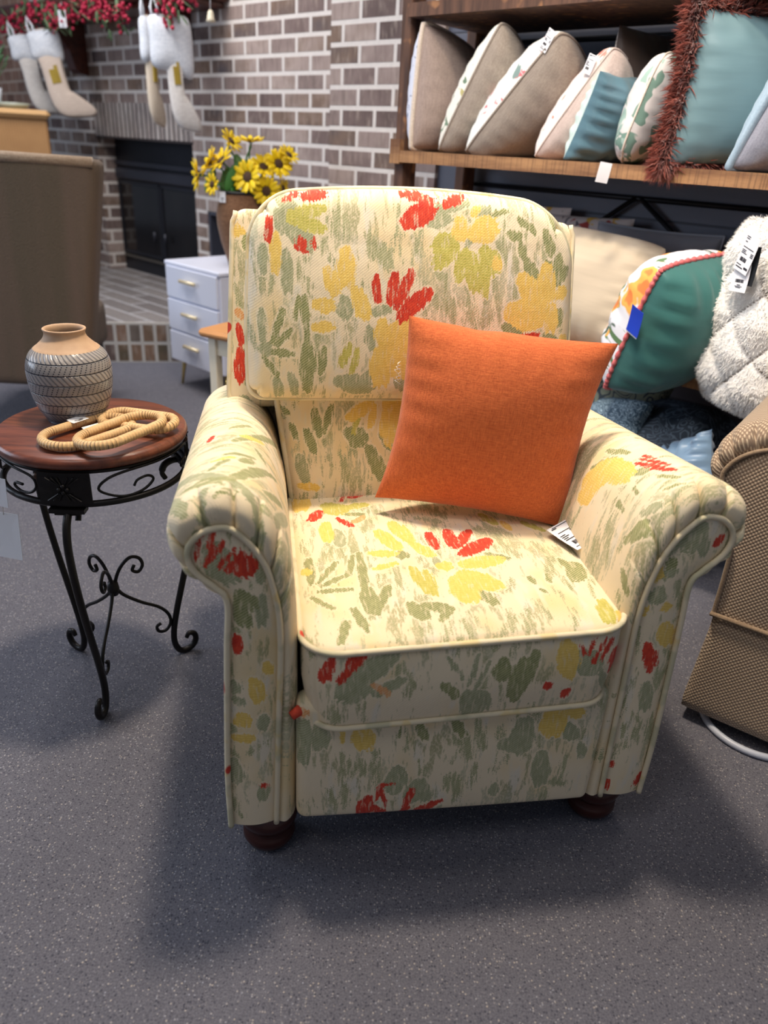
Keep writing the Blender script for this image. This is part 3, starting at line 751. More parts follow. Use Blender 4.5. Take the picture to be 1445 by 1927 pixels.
for a in (-87, 36, 152):
    a0 = a + 15.5; pts = []
    for u, v in cr(gp, 6):
        an = R(a0 + u * (122 - 32)); pts.append((RR_ * math.cos(an), RR_ * math.sin(an), .508 + v * .050))
    MB().tube(pts, .0026, 6).build('scroll', WROUGHT, table)
    an = R(a0 + 89); MB().ball((RR_ * math.cos(an), RR_ * math.sin(an), .553), .007, 10, 8).build('scroll_ball', plain('iron_ball', (70, 48, 36), .4, metal=.5), table)

# paper tags that hang from the table's ring
for (lc, e1, e2, w, h, lb) in (((-.700, 1.20, .505), (1, -.3, 0), (.0, .05, 1), .050, .055, 'small white paper tag hanging from the ring of the side table, upper of two'),
                               ((-.693, 1.195, .418), (1, -.25, .04), (-.02, .12, 1), .062, .090, 'larger white paper tag hanging below the small one under the round table')):
    t = thing('paper_tag', lb, 'tag', mw=frame(lc, e1, e2)); 
    mb = MB(); mb.add([(-w / 2, -h / 2, 0), (w / 2, -h / 2, .002), (w / 2, h / 2, 0), (-w / 2, h / 2, .001), (-w / 2, -h / 2, -.0008), (w / 2, -h / 2, .0012), (w / 2, h / 2, -.0008), (-w / 2, h / 2, .0002)],
                      [(0, 1, 2, 3), (7, 6, 5, 4), (0, 4, 5, 1), (1, 5, 6, 2), (2, 6, 7, 3), (3, 7, 4, 0)])
    mb.build('card', PAPER, t, smooth=False)
    MB().tube([(0, h / 2 - .004, .001), (.004, h / 2 + .012, .004), (.002, h / 2 + .03, .002)], .0006, 5).build('string', plain('tag_string', (210, 205, 195), .8), t)

# ================================================================== vase
def vase_mat():
    m = NM('grooved_stoneware'); o = m.obj()
    sep = m.node('ShaderNodeSeparateXYZ', {0: o}); x, y, z = sep.outputs
    ang = m.math('ARCTAN2', y, x); t = m.math('MULTIPLY', ang, .078)     # arc length
    per = .0192
    zz = m.math('DIVIDE', m.math('SUBTRACT', z, .0075), per); k = m.math('FLOOR', zz); fr = m.math('FRACT', zz)
    odd = m.math('MODULO', k, 2.0)
    line = m.math('SUBTRACT', 1.0, m.step(m.math('ABSOLUTE', m.math('SUBTRACT', fr, .5)), .455, .425)); 
    line = m.step(m.math('ABSOLUTE', m.math('SUBTRACT', fr, .5)), .43, .47)
    # plain rows: slanted leaf strokes; odd rows: slanted dotted lines
    sl = m.math('ADD', m.math('MULTIPLY', t, 95.0), m.math('MULTIPLY', fr, 1.5))
    sl2 = m.math('SUBTRACT', m.math('MULTIPLY', t, 105.0), m.math('MULTIPLY', fr, .95))
    leaf = m.math('SINE', m.math('MULTIPLY', sl, 6.2832)); dots = m.math('SINE', m.math('MULTIPLY', sl2, 6.2832))
    dd = m.math('SINE', m.math('MULTIPLY', fr, 31.4))
    leafm = m.math('MULTIPLY', m.step(leaf, -.1, .9), .75)
    dotm = m.math('MULTIPLY', m.step(dots, .55, .8), m.step(dd, -.2, .3))
    grey = m.mix(m.noise(o, 18, 3), lin((84, 86, 96)), lin((118, 116, 120)))
    light = lin((166, 160, 156)); dark = lin((36, 40, 52))
    a = m.mix(leafm, light, grey); b = m.mix(dotm, m.mix(.35, light, grey), dark)
    col = m.mix(odd, a, b)
    col = m.mix(line, col, dark)
    glaze = m.step(z, .1385, .1392)
    clay = m.mix(m.noise(o, 40, 3), lin((176, 140, 110)), lin((202, 170, 138)))
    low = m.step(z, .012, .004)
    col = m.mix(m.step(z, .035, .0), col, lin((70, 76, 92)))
    col = m.mix(glaze, col, clay)
    h = m.math('MULTIPLY', m.math('ADD', line, m.math('MULTIPLY', m.math('ADD', leafm, 0.0), m.math('SUBTRACT', 1.0, odd))), -1.0)
    h2 = m.math('MULTIPLY', h, m.math('SUBTRACT', 1.0, glaze))
    m.set(Base_Color=col, Roughness=m.math('ADD', m.math('MULTIPLY', glaze, .45), .18), Normal=m.bump(h2, .6, .002))
    m.b.inputs['Coat Weight'].default_value = .0
    return m.m
vp = [(.001, 0), (.046, .0), (.051, .004), (.064, .026), (.073, .056), (.0765, .088), (.0755, .110), (.069, .128), (.059, .139), (.0525, .144), (.046, .150), (.0395, .157), (.0365, .164), (.0365, .169), (.0385, .1735), (.0375, .1752), (.0352, .1752), (.0325, .172), (.0315, .165), (.034, .155), (.046, .141), (.06, .12), (.066, .09), (.055, .04), (.03, .010), (.001, .008)]
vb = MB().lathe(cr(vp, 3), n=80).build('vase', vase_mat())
vb.location = (-.612, 1.372, .5905); tag(vb, 'grey grooved ceramic vase with unglazed clay neck, standing on the round side table', 'vase')

# ================================================================== rattan chain links
def rattan():
    m = NM('wrapped_rattan'); s = m.node('ShaderNodeAttribute', attribute_name='arc').outputs['Fac']; o = m.obj()
    n = m.noise(o, 120, 2)
    w = m.math('SINE', m.math('MULTIPLY', m.math('ADD', s, m.math('MULTIPLY', n, .002)), 6.2832 / .0062))
    bend = m.node('ShaderNodeAttribute', attribute_name='bend').outputs['Fac']
    dk = m.math('MULTIPLY', m.step(w, .62, .85), bend)
    side = m.step(m.noise(o, 45, 2), .42, .56)
    dk = m.math('MULTIPLY', dk, m.math('ADD', m.math('MULTIPLY', side, .7), .3))
    col = m.mix(m.noise(o, 30, 3), lin((206, 160, 104)), lin((236, 202, 152)))
    col = m.mix(m.math('MULTIPLY', dk, .8), col, lin((82, 58, 34)))
    return m.set(Base_Color=col, Roughness=.6, Normal=m.bump(w, .5, .0015))
RATTAN = rattan()
LINKS = [((-.550, 1.276, .6015), 60, .190, .108, (1, 0), 'rattan wrapped oval ring with a paper price label, leftmost of three linked rings'),
         ((-.484, 1.262, .613), 60, .184, .104, (-4, -3), 'rattan wrapped oval ring lying on top, middle of three linked rings'),
         ((-.478, 1.338, .605), -16, .166, .078, (6, -2), 'rattan wrapped oval ring nearest the floral recliner, rightmost of three linked rings')]
for (c, rz, L, W, tl, lb) in LINKS:
    r = .0086; pts = []; bend = []
    hs = (L - W) / 2; rad = W / 2 - r
    for k in range(16): pts.append((-hs + 2 * hs * k / 16, -rad)); bend.append(.25)
    for k in range(28): a = -PI / 2 + PI * k / 28; pts.append((hs + rad * math.cos(a), rad * math.sin(a))); bend.append(1.0)
    for k in range(16): pts.append((hs - 2 * hs * k / 16, rad)); bend.append(.25)
    for k in range(28): a = PI / 2 + PI * k / 28; pts.append((-hs + rad * math.cos(a), rad * math.sin(a))); bend.append(1.0)
    s = 0; arc = []
    for i, p in enumerate(pts): arc.append(s); s += math.dist(p, pts[(i + 1) % len(pts)])
    NSD = 12; mb = MB().tube([(p[0], p[1], 0) for p in pts], r, NSD, closed=True)
    o = mb.build('rattan_ring', RATTAN, attrs={'arc': np.repeat(arc, NSD), 'bend': np.repeat(bend, NSD)})
    o.location = c; o.rotation_euler = (R(tl[0]), R(tl[1]), R(rz))
    tag(o, lb, 'decorative ring', 'linked rattan rings on the side table')
    if L == .190:
        add_tag(o, (.012, .042, .0098), (1, 0, .02), (.1, 1, .1), .034, .020, kind=2, name='price_label')
        add_tag(o, (.026, .020, -.0045), (1, -.1, 0), (.1, 1, .15), .036, .018, kind=3, name='label_tail', bars=False)

# ================================================================== room: brick wall, slate wall, carpet
SF = Matrix.Translation((-.016, 2.8, 0)) @ Matrix.Rotation(math.atan2(-.672, .741), 4, 'Z')   # x along the wall, y into it
SFR = SF.to_euler().z
SFi = SF.inverted()
def sw(u, v, z=0.0): return SF @ Vector((u, v, z))

def brick_mat(name, bw, bh, mort, stops, mcol, off=.5, coord='xz', loc=(0, 0, 0), streak=.35, bump=.5, sq=1.0):
    m = NM(name); o = m.obj(); sp = m.node('ShaderNodeSeparateXYZ', {0: o}); x, y, z = sp.outputs
    if coord == 'xz': a, b = m.math('ADD', x, y), z
    elif coord == 'xy': a, b = x, y
    else: a, b = z, x
    cv = m.node('ShaderNodeCombineXYZ', {0: m.math('ADD', a, loc[0]), 1: m.math('ADD', b, loc[1]), 2: 0.0}).outputs[0]
    wob = m.noise(o, 25, 2)
    bt = m.node('ShaderNodeTexBrick', {'Vector': cv, 'Color1': (0, 0, 0, 1), 'Color2': (1, 1, 1, 1), 'Mortar': (.5, .5, .5, 1), 'Scale': 1.0, 'Mortar Size': mort, 'Mortar Smooth': .25, 'Bias': 0.0, 'Brick Width': bw, 'Row Height': bh}, offset=off, squash=sq)
    rnd = m.node('ShaderNodeSeparateColor', {0: bt.outputs['Color']}).outputs[0]
    big = m.noise(m.mapv(o, (7, 7, 13)), 1.0, 1)
    f = m.math('ADD', m.math('MULTIPLY', rnd, .75), m.math('MULTIPLY', big, .3), clamp=True)
    col = m.ramp(f, stops)
    st = m.noise(m.mapv(o, (55, 55, 9)), 1.0, 3)
    col = m.mix(m.math('MULTIPLY', m.step(st, .5, .7), streak), col, lin((78, 66, 62)))
    st2 = m.noise(m.mapv(o, (40, 40, 14), loc=(3, 3, 3)), 1.0, 3)
    col = m.mix(m.math('MULTIPLY', m.step(st2, .52, .72), streak), col, lin((188, 172, 160)))
    mc = m.mix(m.noise(o, 60, 2), lin(mcol), tuple(c * .82 for c in lin(mcol)[:3]) + (1,))
    fac = m.math('ADD', bt.outputs['Fac'], m.math('MULTIPLY', m.math('SUBTRACT', wob, .5), .0), clamp=True)
    col = m.mix(fac, col, mc)
    h = m.math('ADD', m.math('MULTIPLY', fac, -1.0), m.math('MULTIPLY', m.noise(o, 160, 3), .25))
    return m.set(Base_Color=col, Roughness=.88, Normal=m.bump(h, bump, .006))
BR = [(0.0, lin((70, 56, 54))), (.25, lin((118, 100, 96))), (.45, lin((150, 132, 126))), (.6, lin((168, 150, 142))), (.78, lin((124, 102, 88))), (1.0, lin((80, 76, 84)))]
BRICK = brick_mat('mauve_brown_brick', .200, .0770, .0105, BR, (226, 218, 212), loc=(.05, .0))
def box_at(mb, u0, u1, v0, v1, z0, z1, mi=0): return mb.box(((u0 + u1) / 2, (v0 + v1) / 2, (z0 + z1) / 2), (abs(u1 - u0), abs(v1 - v0), z1 - z0), mi)
WV = .625; T_ = .30
FL, FR, FT = -3.309, -2.193, 1.047
NL, NR, NT = -2.078, -1.62, .700
mb = MB()
box_at(mb, -4.05, FL, WV, WV + T_, 0, 3.0); box_at(mb, FL, FR, WV, WV + T_, FT, 3.0); box_at(mb, FR, NL, WV, WV + T_, 0, 3.0)
box_at(mb, NL, NR, WV, WV + T_, NT, 3.0); box_at(mb, NR, -.80, WV, WV + T_, 0, 3.0)
box_at(mb, FL, FR, WV, WV + T_, 0, .19); box_at(mb, NL, NR, WV, WV + T_, 0, .19)
wb = mb.build('wall_back', BRICK, smooth=False); wb.matrix_world = SF; struct(wb)
BRICKP = brick_mat('pilaster_brick', .200, .0770, .0100, BR, (226, 218, 212), loc=(.12, .0))
wp = box_at(MB(), -.815, -.195, .422, .90, 0, 3.0).build('wall_center', BRICKP, smooth=False); wp.matrix_world = SF; struct(wp)
# lintel: a soldier course, whitewashed
SOLD = brick_mat('soldier_brick', .050, .40, .0080, [(0.0, lin((128, 114, 112))), (.35, lin((196, 186, 180))), (.6, lin((160, 148, 144))), (1, lin((206, 198, 192)))], (58, 50, 52), off=0.0, loc=(0, .55), streak=.5)
tr = box_at(MB(), FL - .01, FR + .01, WV - .004, WV + .11, FT - .002, 1.250).build('trim_1', SOLD, smooth=False); tr.matrix_world = SF; struct(tr)
# slate painted boards behind the shelves
def slate():
    m = NM('slate_boards'); o = m.obj(); z = m.node('ShaderNodeSeparateXYZ', {0: o}).outputs[2]
    f = m.math('FRACT', m.math('DIVIDE', z, .185)); g = m.step(m.math('ABSOLUTE', m.math('SUBTRACT', f, .5)), .478, .49)
    n = m.noise(m.mapv(o, (4, 4, 30)), 1.0, 3)
    c = m.mix(n, lin((80, 83, 96)), lin((96, 99, 112)))
    return m.set(Base_Color=m.mix(g, c, lin((58, 60, 70))), Roughness=.6, Normal=m.bump(m.math('MULTIPLY', g, -1.0), .5, .004))
wr = box_at(MB(), -.197, 3.4, .44, .60, 0, 3.0).build('wall_right', slate(), smooth=False); wr.matrix_world = SF; struct(wr)
# left wall, warmer brick further away
WARM = brick_mat('warm_brick', .200, .077, .008, [(0, lin((120, 84, 72))), (.5, lin((168, 128, 108))), (1, lin((190, 150, 130)))], (226, 202, 182), streak=.3)
wl = box_at(MB(), -3.5, 0, 0, .2, 0, 3.0).build('wall_left', WARM, smooth=False)
p = sw(-4.05, WV + .02); wl.matrix_world = Matrix.Translation(p) @ Matrix.Rotation(R(-48.5), 4, 'Z'); struct(wl)

def carpet():
    m = NM('slate_loop_carpet'); o = m.obj()
    big = m.noise(o, 1.3, 2); mid = m.noise(o, 55, 3, .6)
    fl = m.node('ShaderNodeTexVoronoi', {'Vector': m.mapv(o, (1, 1, 1)), 'Scale': 270.0, 'Randomness': 1.0}, feature='F1')
    sel = m.node('ShaderNodeSeparateColor', {0: fl.outputs['Color']}).outputs[0]
    spk = m.math('MULTIPLY', m.step(sel, .80, .88), m.step(fl.outputs['Distance'], .55, .20))
    drk = m.math('MULTIPLY', m.step(sel, .20, .12), m.step(fl.outputs['Distance'], .60, .3))
    gr = m.step(m.noise(o, 330, 3, .7), .36, .64)
    base = m.mix(mid, lin((88, 89, 101)), lin((114, 114, 124))); base = m.mix(m.math('MULTIPLY', gr, .55), lin((66, 67, 78)), base) if False else m.mix(gr, m.mix(.45, base, lin((52, 53, 64))), m.mix(.25, base, lin((150, 148, 154))))
    base = m.mix(m.math('MULTIPLY', big, .3), base, lin((84, 80, 88)))
    base = m.mix(m.math('MULTIPLY', drk, .7), base, lin((52, 54, 66)))
    tint = m.node('ShaderNodeSeparateColor', {0: fl.outputs['Color']}).outputs[1]
    sc = m.mix(tint, lin((196, 186, 176)), lin((160, 164, 178)))
    col = m.mix(m.math('MULTIPLY', spk, .7), base, sc)
    h = m.math('ADD', m.noise(o, 240, 3, .6), m.math('MULTIPLY', spk, .5))
    m.set(Base_Color=col, Roughness=.95, Normal=m.bump(h, .6, .004))
    m.b.inputs['Sheen Weight'].default_value = .1; m.b.inputs['Specular IOR Level'].default_value = .15
    return m.m
fl = MB().box((-.8, 3.0, -.05), (12, 12, .1)).build('floor', carpet(), smooth=False); struct(fl)

# ================================================================== hearth
HT = .205
A = SFi @ Vector((-1.85, 3.7645, 0)); B = SFi @ Vector((-.42, 4.07, 0))
HB_ = brick_mat('hearth_top_brick', .42, .125, .010, [(0, lin((108, 102, 102))), (.5, lin((126, 120, 118))), (1, lin((140, 134, 132)))], (184, 182, 184), coord='xy', streak=.2, loc=(.03, .02))
mb = MB(); pts = [(A.x, A.y), (B.x, B.y), (B.x + .02, WV + .29), (-3.45, WV + .29), (-3.45, WV)]
vs = [(x, y, 0) for x, y in pts] + [(x, y, HT) for x, y in pts]; n = len(pts)
mb.add(vs, [tuple(range(n))[::-1], tuple(range(n, 2 * n))] + [(i, (i + 1) % n, (i + 1) % n + n, i + n) for i in range(n)])
hz = mb.build('trim_2', HB_, smooth=False); hz.matrix_world = SF; struct(hz); hz['label'] = 'raised brick hearth under the fireplace'
ROW = brick_mat('rowlock_brick', .0665, .1035, .0095, [(0, lin((74, 62, 60))), (.3, lin((112, 92, 84))), (.55, lin((136, 106, 86))), (.75, lin((92, 80, 62))), (1, lin((128, 116, 112)))], (196, 190, 182), off=0.0, loc=(.0, .001))
Aw, Bw = Vector((-1.85, 3.7645, 0)), Vector((-.42, 4.07, 0)); L = (Bw - Aw).length
hf = MB().box((L / 2, 0, HT / 2), (L, .02, HT + .004)).build('trim_3', ROW, smooth=False)
hf.matrix_world = Matrix.Translation(Aw - Vector((-.2, .98, 0)) * .008) @ Matrix.Rotation(math.atan2((Bw - Aw).y, (Bw - Aw).x), 4, 'Z'); struct(hf)

# ================================================================== fireplace insert
IRON = plain('black_iron_panel', (40, 42, 50), .45, metal=.3, var=.2); IRON2 = plain('satin_black_louver', (60, 62, 72), .35, metal=.4, var=.1)
def glass_dark():
    m = NM('smoked_glass'); return m.set(Base_Color=m.mix(m.noise(m.obj(), 5, 2), lin((18, 18, 22)), lin((40, 38, 38))), Roughness=.12)
fi = thing('fireplace_insert', 'black metal fireplace insert with smoked glass doors inside the brick fireplace', 'fireplace', mw=SF.copy())
V0 = WV + .12
box_at(MB(), FL + .002, FR - .002, V0, V0 + .04, HT + .002, FT - .004).build('surround', IRON, fi, smooth=False)
box_at(MB(), FL + .02, FR - .02, V0 - .02, V0 - .001, .888, .914).build('hood_strip', IRON2, fi, smooth=False)
mb = MB(); mb.box(((FL + FR) / 2, V0 - .016, .835), (FR - FL - .04, .03, .07), bev=.01); mb.build('louver', IRON2, fi, smooth=False)
for k in range(2):
    u0 = FL + .03 + k * (FR - FL - .06) / 2; u1 = u0 + (FR - FL - .06) / 2 - .008
    mb = MB(); box_at(mb, u0, u1, V0 - .012, V0 - .002, .33, .79)
    d = mb.build('door', glass_dark(), fi, smooth=False); d['label'] = 'smoked glass fireplace door'
    mb = MB()
    for (a, b, c, e) in ((u0, u1, .775, .795), (u0, u1, .325, .345), (u0, u0 + .02, .33, .79), (u1 - .02, u1, .33, .79)): box_at(mb, a, b, V0 - .02, V0 - .011, c, e)
    mb.build('door_frame', IRON, d, smooth=False)
    MB().tube([(u1 - .06 if k == 0 else u0 + .06, V0 - .04, .44), (u1 - .06 if k == 0 else u0 + .06, V0 - .04, .50)], .008).build('handle', IRON2, d)
box_at(MB(), FL + .02, FR - .02, V0 - .014, V0 - .001, .295, .312).build('lower_strip', plain('worn_steel', (110, 106, 100), .5, metal=.5), fi, smooth=False)
# dark wood box niche to the right of the fire
nb = thing('wood_box', 'dark grey firewood recess box set in the brick wall right of the fireplace', 'box', mw=SF.copy())
mb = MB(); g = .003
box_at(mb, NL + g, NR - g, WV + .10, WV + .12, .21, NT - g); box_at(mb, NL + g, NL + .02, WV + .004, WV + .10, .21, NT - g); box_at(mb, NR - .02, NR - g, WV + .004, WV + .10, .21, NT - g); box_at(mb, NL + g, NR - g, WV + .004, WV + .10, NT - .02, NT - g)
mb.build('lining', plain('slate_steel', (70, 72, 84), .6), nb, smooth=False)

# ================================================================== mantel and what hangs from it
MAN = wood_mat('mahogany_mantel', (52, 26, 20), (96, 50, 38), .35, (3, 30, 30))
mt = thing('mantel_shelf', 'dark mahogany mantel shelf on curved brackets above the fireplace', 'mantel', mw=SF.copy())
mb = MB(); mb.box((-2.87, WV - .142, 1.735), (2.16, .28, .07), bev=.012); mb.box((-2.87, WV - .118, 1.69), (2.08, .23, .03), bev=.008); mb.build('shelf_board', MAN, mt, smooth=False)
def corbel(u):
    o = [(0, 1.674), (-.215, 1.674), (-.215, 1.635), (-.19, 1.60), (-.15, 1.57), (-.115, 1.53), (-.10, 1.48), (-.085, 1.43), (-.055, 1.405), (0, 1.40)]
    mb = MB(); n = len(o)
    vs = [(u - .05, WV + y - .002, z) for y, z in o] + [(u + .05, WV + y - .002, z) for y, z in o]
    mb.add(vs, [tuple(range(n)), tuple(range(2 * n - 1, n - 1, -1))] + [(i, i + n, (i + 1) % n + n, (i + 1) % n) for i in range(n)])
    mb.build('bracket', MAN, mt, smooth=False)
corbel(-3.37); corbel(-2.19)

def stocking_outline(h=.44, w=.17, toe=.1, flip=1):
    P = [(-.42, 1.0), (.42, 1.0), (.40, .72), (.36, .45), (.42, .28), (.75 + toe, .16), (.98 + toe, .05), (.85 + toe, -.02), (.35, .0), (-.05, .03), (-.32, .12), (-.42, .30), (-.40, .60)]
    q = cr(P, 4, closed=True); q = np.array(q); q[:, 0] *= w / .95 * flip * .75; q[:, 1] = (q[:, 1] - 1) * h
    return q
def puffy(mb, q, T, mi=0, n=5):
    c = q.mean(0); m = len(q); vs = []; fs = []
    # nested rings front and back
    for sg in (1, -1):
        for k in range(n):
            t = k / n; s = 1 - t ** 1.5 * .96; z = T / 2 * math.sqrt(max(0, 1 - s ** 2)) * sg
            if k == 0 and sg < 0: continue
            for p in q: vs.append(((p[0] - c[0]) * s + c[0], z, (p[1] - c[1]) * s + c[1]))
    def ring(sg, k): return k * m if sg > 0 else (0 if k == 0 else (n + k - 1) * m)
    for sg in (1, -1):
        for k in range(n - 1):
            a, b = ring(sg, k), ring(sg, k + 1)
            for i in range(m):
                j = (i + 1) % m; f = (a + i, a + j, b + j, b + i); fs.append(f if sg > 0 else f[::-1])
        a = ring(sg, n - 1); f = tuple(a + i for i in range(m)); fs.append(f if sg > 0 else f[::-1])
    mb.add(vs, fs, mi); return mb
CUFF = cloth('white_quilted_plush', (236, 240, 246), (206, 212, 222), weave=160, bump=.5, sheen=.4)
LINEN = cloth('cream_linen', (228, 214, 196), (204, 188, 166), weave=300); IVORY = cloth('ivory_knit', (236, 232, 226), (210, 202, 196), weave=200)
BLUSH = cloth('blush_linen', (232, 216, 202), (212, 194, 180), weave=300); GOLD = plain('gold_applique', (176, 150, 60), .45, metal=.3, var=.25)
def stocking(label, u, v, ztop, rz, h, w, body, gold=True, flip=1, cuff=.30, T=.05, tilt=0, cw=.08):
    mw = SF @ Matrix.Translation((u, v, ztop)) @ Matrix.Rotation(R(rz), 4, 'Z') @ Matrix.Rotation(R(tilt), 4, 'Y')
    t = thing('christmas_stocking', label, 'stocking', mw=mw, group='stockings hanging from the mantel')
    q = stocking_outline(h, w, .1, flip)
    puffy(MB(), q, T).build('body', body, t)
    qc = cr([(-cw * 1.0, .005), (0, .012), (cw * 1.0, .0), (cw * 1.12, -h * cuff * .55), (cw * .9, -h * cuff * 1.15), (0, -h * cuff), (-cw * 1.1, -h * cuff * .9), (-cw * 1.1, -h * cuff * .4)], 4, closed=True)
    puffy(MB(), np.array(qc), T * 1.35).build('cuff', CUFF, t)
    MB().tube([(-cw * .8, 0, -.01), (-cw * .85, 0, .04), (-cw * .7, .0, .085), (-cw * .5, 0, .04), (-cw * .5, 0, -.005)], .006).build('hanging_loop', CUFF, t)
    if gold:
        mb = MB()
        for s in (-1, 1):
            y = s * (T / 2 * .86)
            mb.box((-w * .02, y, -h * .50), (w * .16, .010, h * .16)); mb.box((w * .10, y, -h * .48), (w * .10, .012, h * .20))
        mb.build('gold_tree', GOLD, t, smooth=False)
    return t
stocking('cream stocking with quilted white cuff, leftmost of those on the mantel', -3.55, WV - .31, 1.585, 66, .43, .17, IVORY, gold=False, flip=1, tilt=-10, cw=.075)
stocking('blush stocking with a gold tree, hanging at the left bracket of the mantel', -3.26, WV - .31, 1.60, 52, .47, .215, BLUSH, flip=1, tilt=-12, cw=.085)
stocking('narrow stocking seen edge on with pale cuff, left of the pair over the fireplace opening', -2.03, WV - .33, 1.60, 108, .47, .10, LINEN, flip=1, cuff=.42, cw=.05)
stocking('ivory stocking with wide white quilted cuff, rightmost on the mantel', -1.87, WV - .31, 1.60, 72, .49, .125, IVORY, gold=True, flip=1, cuff=.46, T=.05, cw=.095, tilt=-4)

# berry garland
gl = thing('berry_garland', 'garland of red berries and green leaves lying along the mantel', 'garland', mw=SF.copy())
BER = plain('red_berry', (178, 32, 66), .35, var=.3); LEAFG = plain('garland_leaf', (92, 118, 84), .6, var=.3)
rg = random.Random(3); mb = MB(); ml = MB(); mt_ = MB()
cl = [(-3.86 + .066 * i + rg.uniform(-.02, .02), WV - .30 + rg.uniform(-.02, .03), 1.685 + rg.uniform(-.045, .02)) for i in range(24)] + [(-1.86, WV - .32, 1.64), (-1.84, WV - .33, 1.60), (-1.86, WV - .32, 1.69), (-1.72, WV - .3, 1.67)]
for c in cl:
    for k in range(24):
        q = [rg.gauss(0, .028) for _ in range(3)]
        mb.ball((c[0] + q[0], c[1] + q[1] * .7, c[2] + q[2] * 1.0), rg.uniform(.0075, .0115), 7, 5)
    for k in range(7):
        q = [rg.gauss(0, .05) for _ in range(3)]; m3 = Matrix.Rotation(rg.uniform(0, 6), 3, 'Z') @ Matrix.Rotation(rg.uniform(-1.5, 1.5), 3, 'X')
        ml.ball((c[0] + q[0], c[1] + q[1] * .7, c[2] + q[2] * .8), (.010, .003, .030), 6, 5, mat=m3)
mb.build('berries', BER, gl)['kind'] = 'stuff'; ml.build('leaves', LEAFG, gl)['kind'] = 'stuff'
MB().tube([(-3.9 + i * .1, WV - .29 + .01 * math.sin(i), 1.70 + .006 * math.sin(i * 2)) for i in range(22)], .006).build('stem', plain('brown_twig', (70, 50, 36), .8), gl)
wt = thing('price_tag', 'white paper tag hanging from the berry garland by the left stockings', 'tag', mw=SF @ Matrix.Translation((-2.92, WV - .335, 1.645)) @ Matrix.Rotation(R(20), 4, 'Z'))
MB().box((0, 0, 0), (.055, .003, .085), bev=.001).build('card', PAPER, wt, smooth=False); MB().tube([(0, 0, .042), (.003, .002, .08)], .001).build('string', PAPER, wt)
bl = thing('bell_ornament', 'small cream bell ornament hanging near the right end of the mantel', 'ornament', mw=SF @ Matrix.Translation((-1.53, WV - .30, 1.585)))
MB().lathe([(.001, .03), (.008, .028), (.014, .015), (.017, -.005), (.023, -.018), (.001, -.019)], n=16).build('bell', plain('cream_bell', (226, 214, 188), .4), bl)
MB().tube([(0, 0, .03), (0, .003, .112)], .0015).build('string', PAPER, bl)

# ================================================================== cabinet, plant, slipper chair
def cane():
    m = NM('honey_cane'); o = m.obj()
    w = m.node('ShaderNodeTexWave', {'Vector': o, 'Scale': 22.0, 'Distortion': .3}, bands_direction='X').outputs['Fac']
    return m.set(Base_Color=m.mix(m.math('ADD', m.math('MULTIPLY', w, .6), m.math('MULTIPLY', m.noise(o, 14, 2), .4)), lin((150, 104, 62)), lin((196, 152, 100))), Roughness=.6, Normal=m.bump(w, .5, .004))
cb = thing('cane_cabinet', 'honey brown cane cabinet with rounded top edge standing left of the fireplace', 'cabinet', (-1.985, 4.60, 0), R(24))
mb = MB(); mb.box((-.45, .25, .585), (.90, .46, 1.09), bev=.01); mb.build('body', cane(), cb, smooth=False)
MB().box((-.46, .25, 1.150), (.96, .52, .045), bev=.02).build('top', plain('honey_wood', (206, 164, 112), .4, scale=8), cb, smooth=False)
for x in (-.86, -.05):
    for y in (.06, .42): MB().box((x, y, .02), (.05, .05, .04)).build('foot', plain('cane_foot', (120, 84, 52), .5), cb, smooth=False)
ds = MB().lathe([(.001, 0), (.05, 0), (.075, .012), (.085, .03), (.080, .03), (.06, .012), (.001, .008)], n=28).build('dish', plain('pale_green_dish', (176, 186, 172), .3))
ds.location = (-2.22, 4.73, 1.1735); tag(ds, 'small pale green dish on the cane cabinet', 'dish')
pt = thing('potted_plant', 'small green plant in a white pot on the cane cabinet at the far left', 'plant', (-2.345, 4.73, 1.1735))
MB().lathe([(.001, 0), (.045, 0), (.055, .05), (.065, .10), (.058, .10), (.05, .085), (.001, .085)], n=28).build('pot', plain('white_glaze', (222, 228, 238), .2, var=.04), pt)
mb = MB(); rg = random.Random(5)
for k in range(70):
    a = rg.uniform(0, 6.28); l = rg.uniform(.08, .22); t = rg.uniform(.15, .7)
    d = Vector((math.cos(a) * math.sin(t), math.sin(a) * math.sin(t), math.cos(t)))
    mb.tube([(0, 0, .08), Vector((0, 0, .08)) + d * l], .0016, 4); m3 = d.to_track_quat('Y', 'Z').to_matrix()
    mb.ball(Vector((0, 0, .08)) + d * (l + .015), (.012, .03, .003), 6, 4, mat=m3)
mb.build('foliage', plain('plant_green', (72, 112, 76), .5, var=.3), pt)

CHEN = cloth('brown_chenille', (112, 92, 76), (78, 62, 52), weave=230, rough=.95, sheen=.0, bump=.8)
def stripes_chen():
    m = NM('taupe_chenille_stripe'); o = m.obj()
    w = m.noise(m.mapv(o, (9, 9, .2)), 1.0, 2); n = m.noise(o, 260, 2)
    col = m.mix(m.step(w, .35, .65), lin((100, 80, 68)), lin((80, 70, 54)))
    col = m.mix(m.math('MULTIPLY', n, .45), col, lin((130, 108, 90)))
    m.set(Base_Color=col, Roughness=.95, Normal=m.bump(n, .8, .004)); m.b.inputs['Sheen Weight'].default_value = .1; return m.m
sc_m = stripes_chen()
sl = thing('slipper_chair', 'brown striped chenille slipper chair seen from behind at the left edge', 'chair', (-1.375, 2.82, 0), R(3))
P, C0, F = rbox_pts((.64, .10, .80), .028, .02)
x, y, z = P[:, 0].copy(), P[:, 1], P[:, 2]
x = x * (.66 + .34 * np.clip((z + .4) / .8, 0, 1)); y = y + .02 * (z / .4) - .02 * (1 - (x / .32) ** 2)
MB().add(np.stack([x, y, z + .602], 1), F).build('back', sc_m, sl)
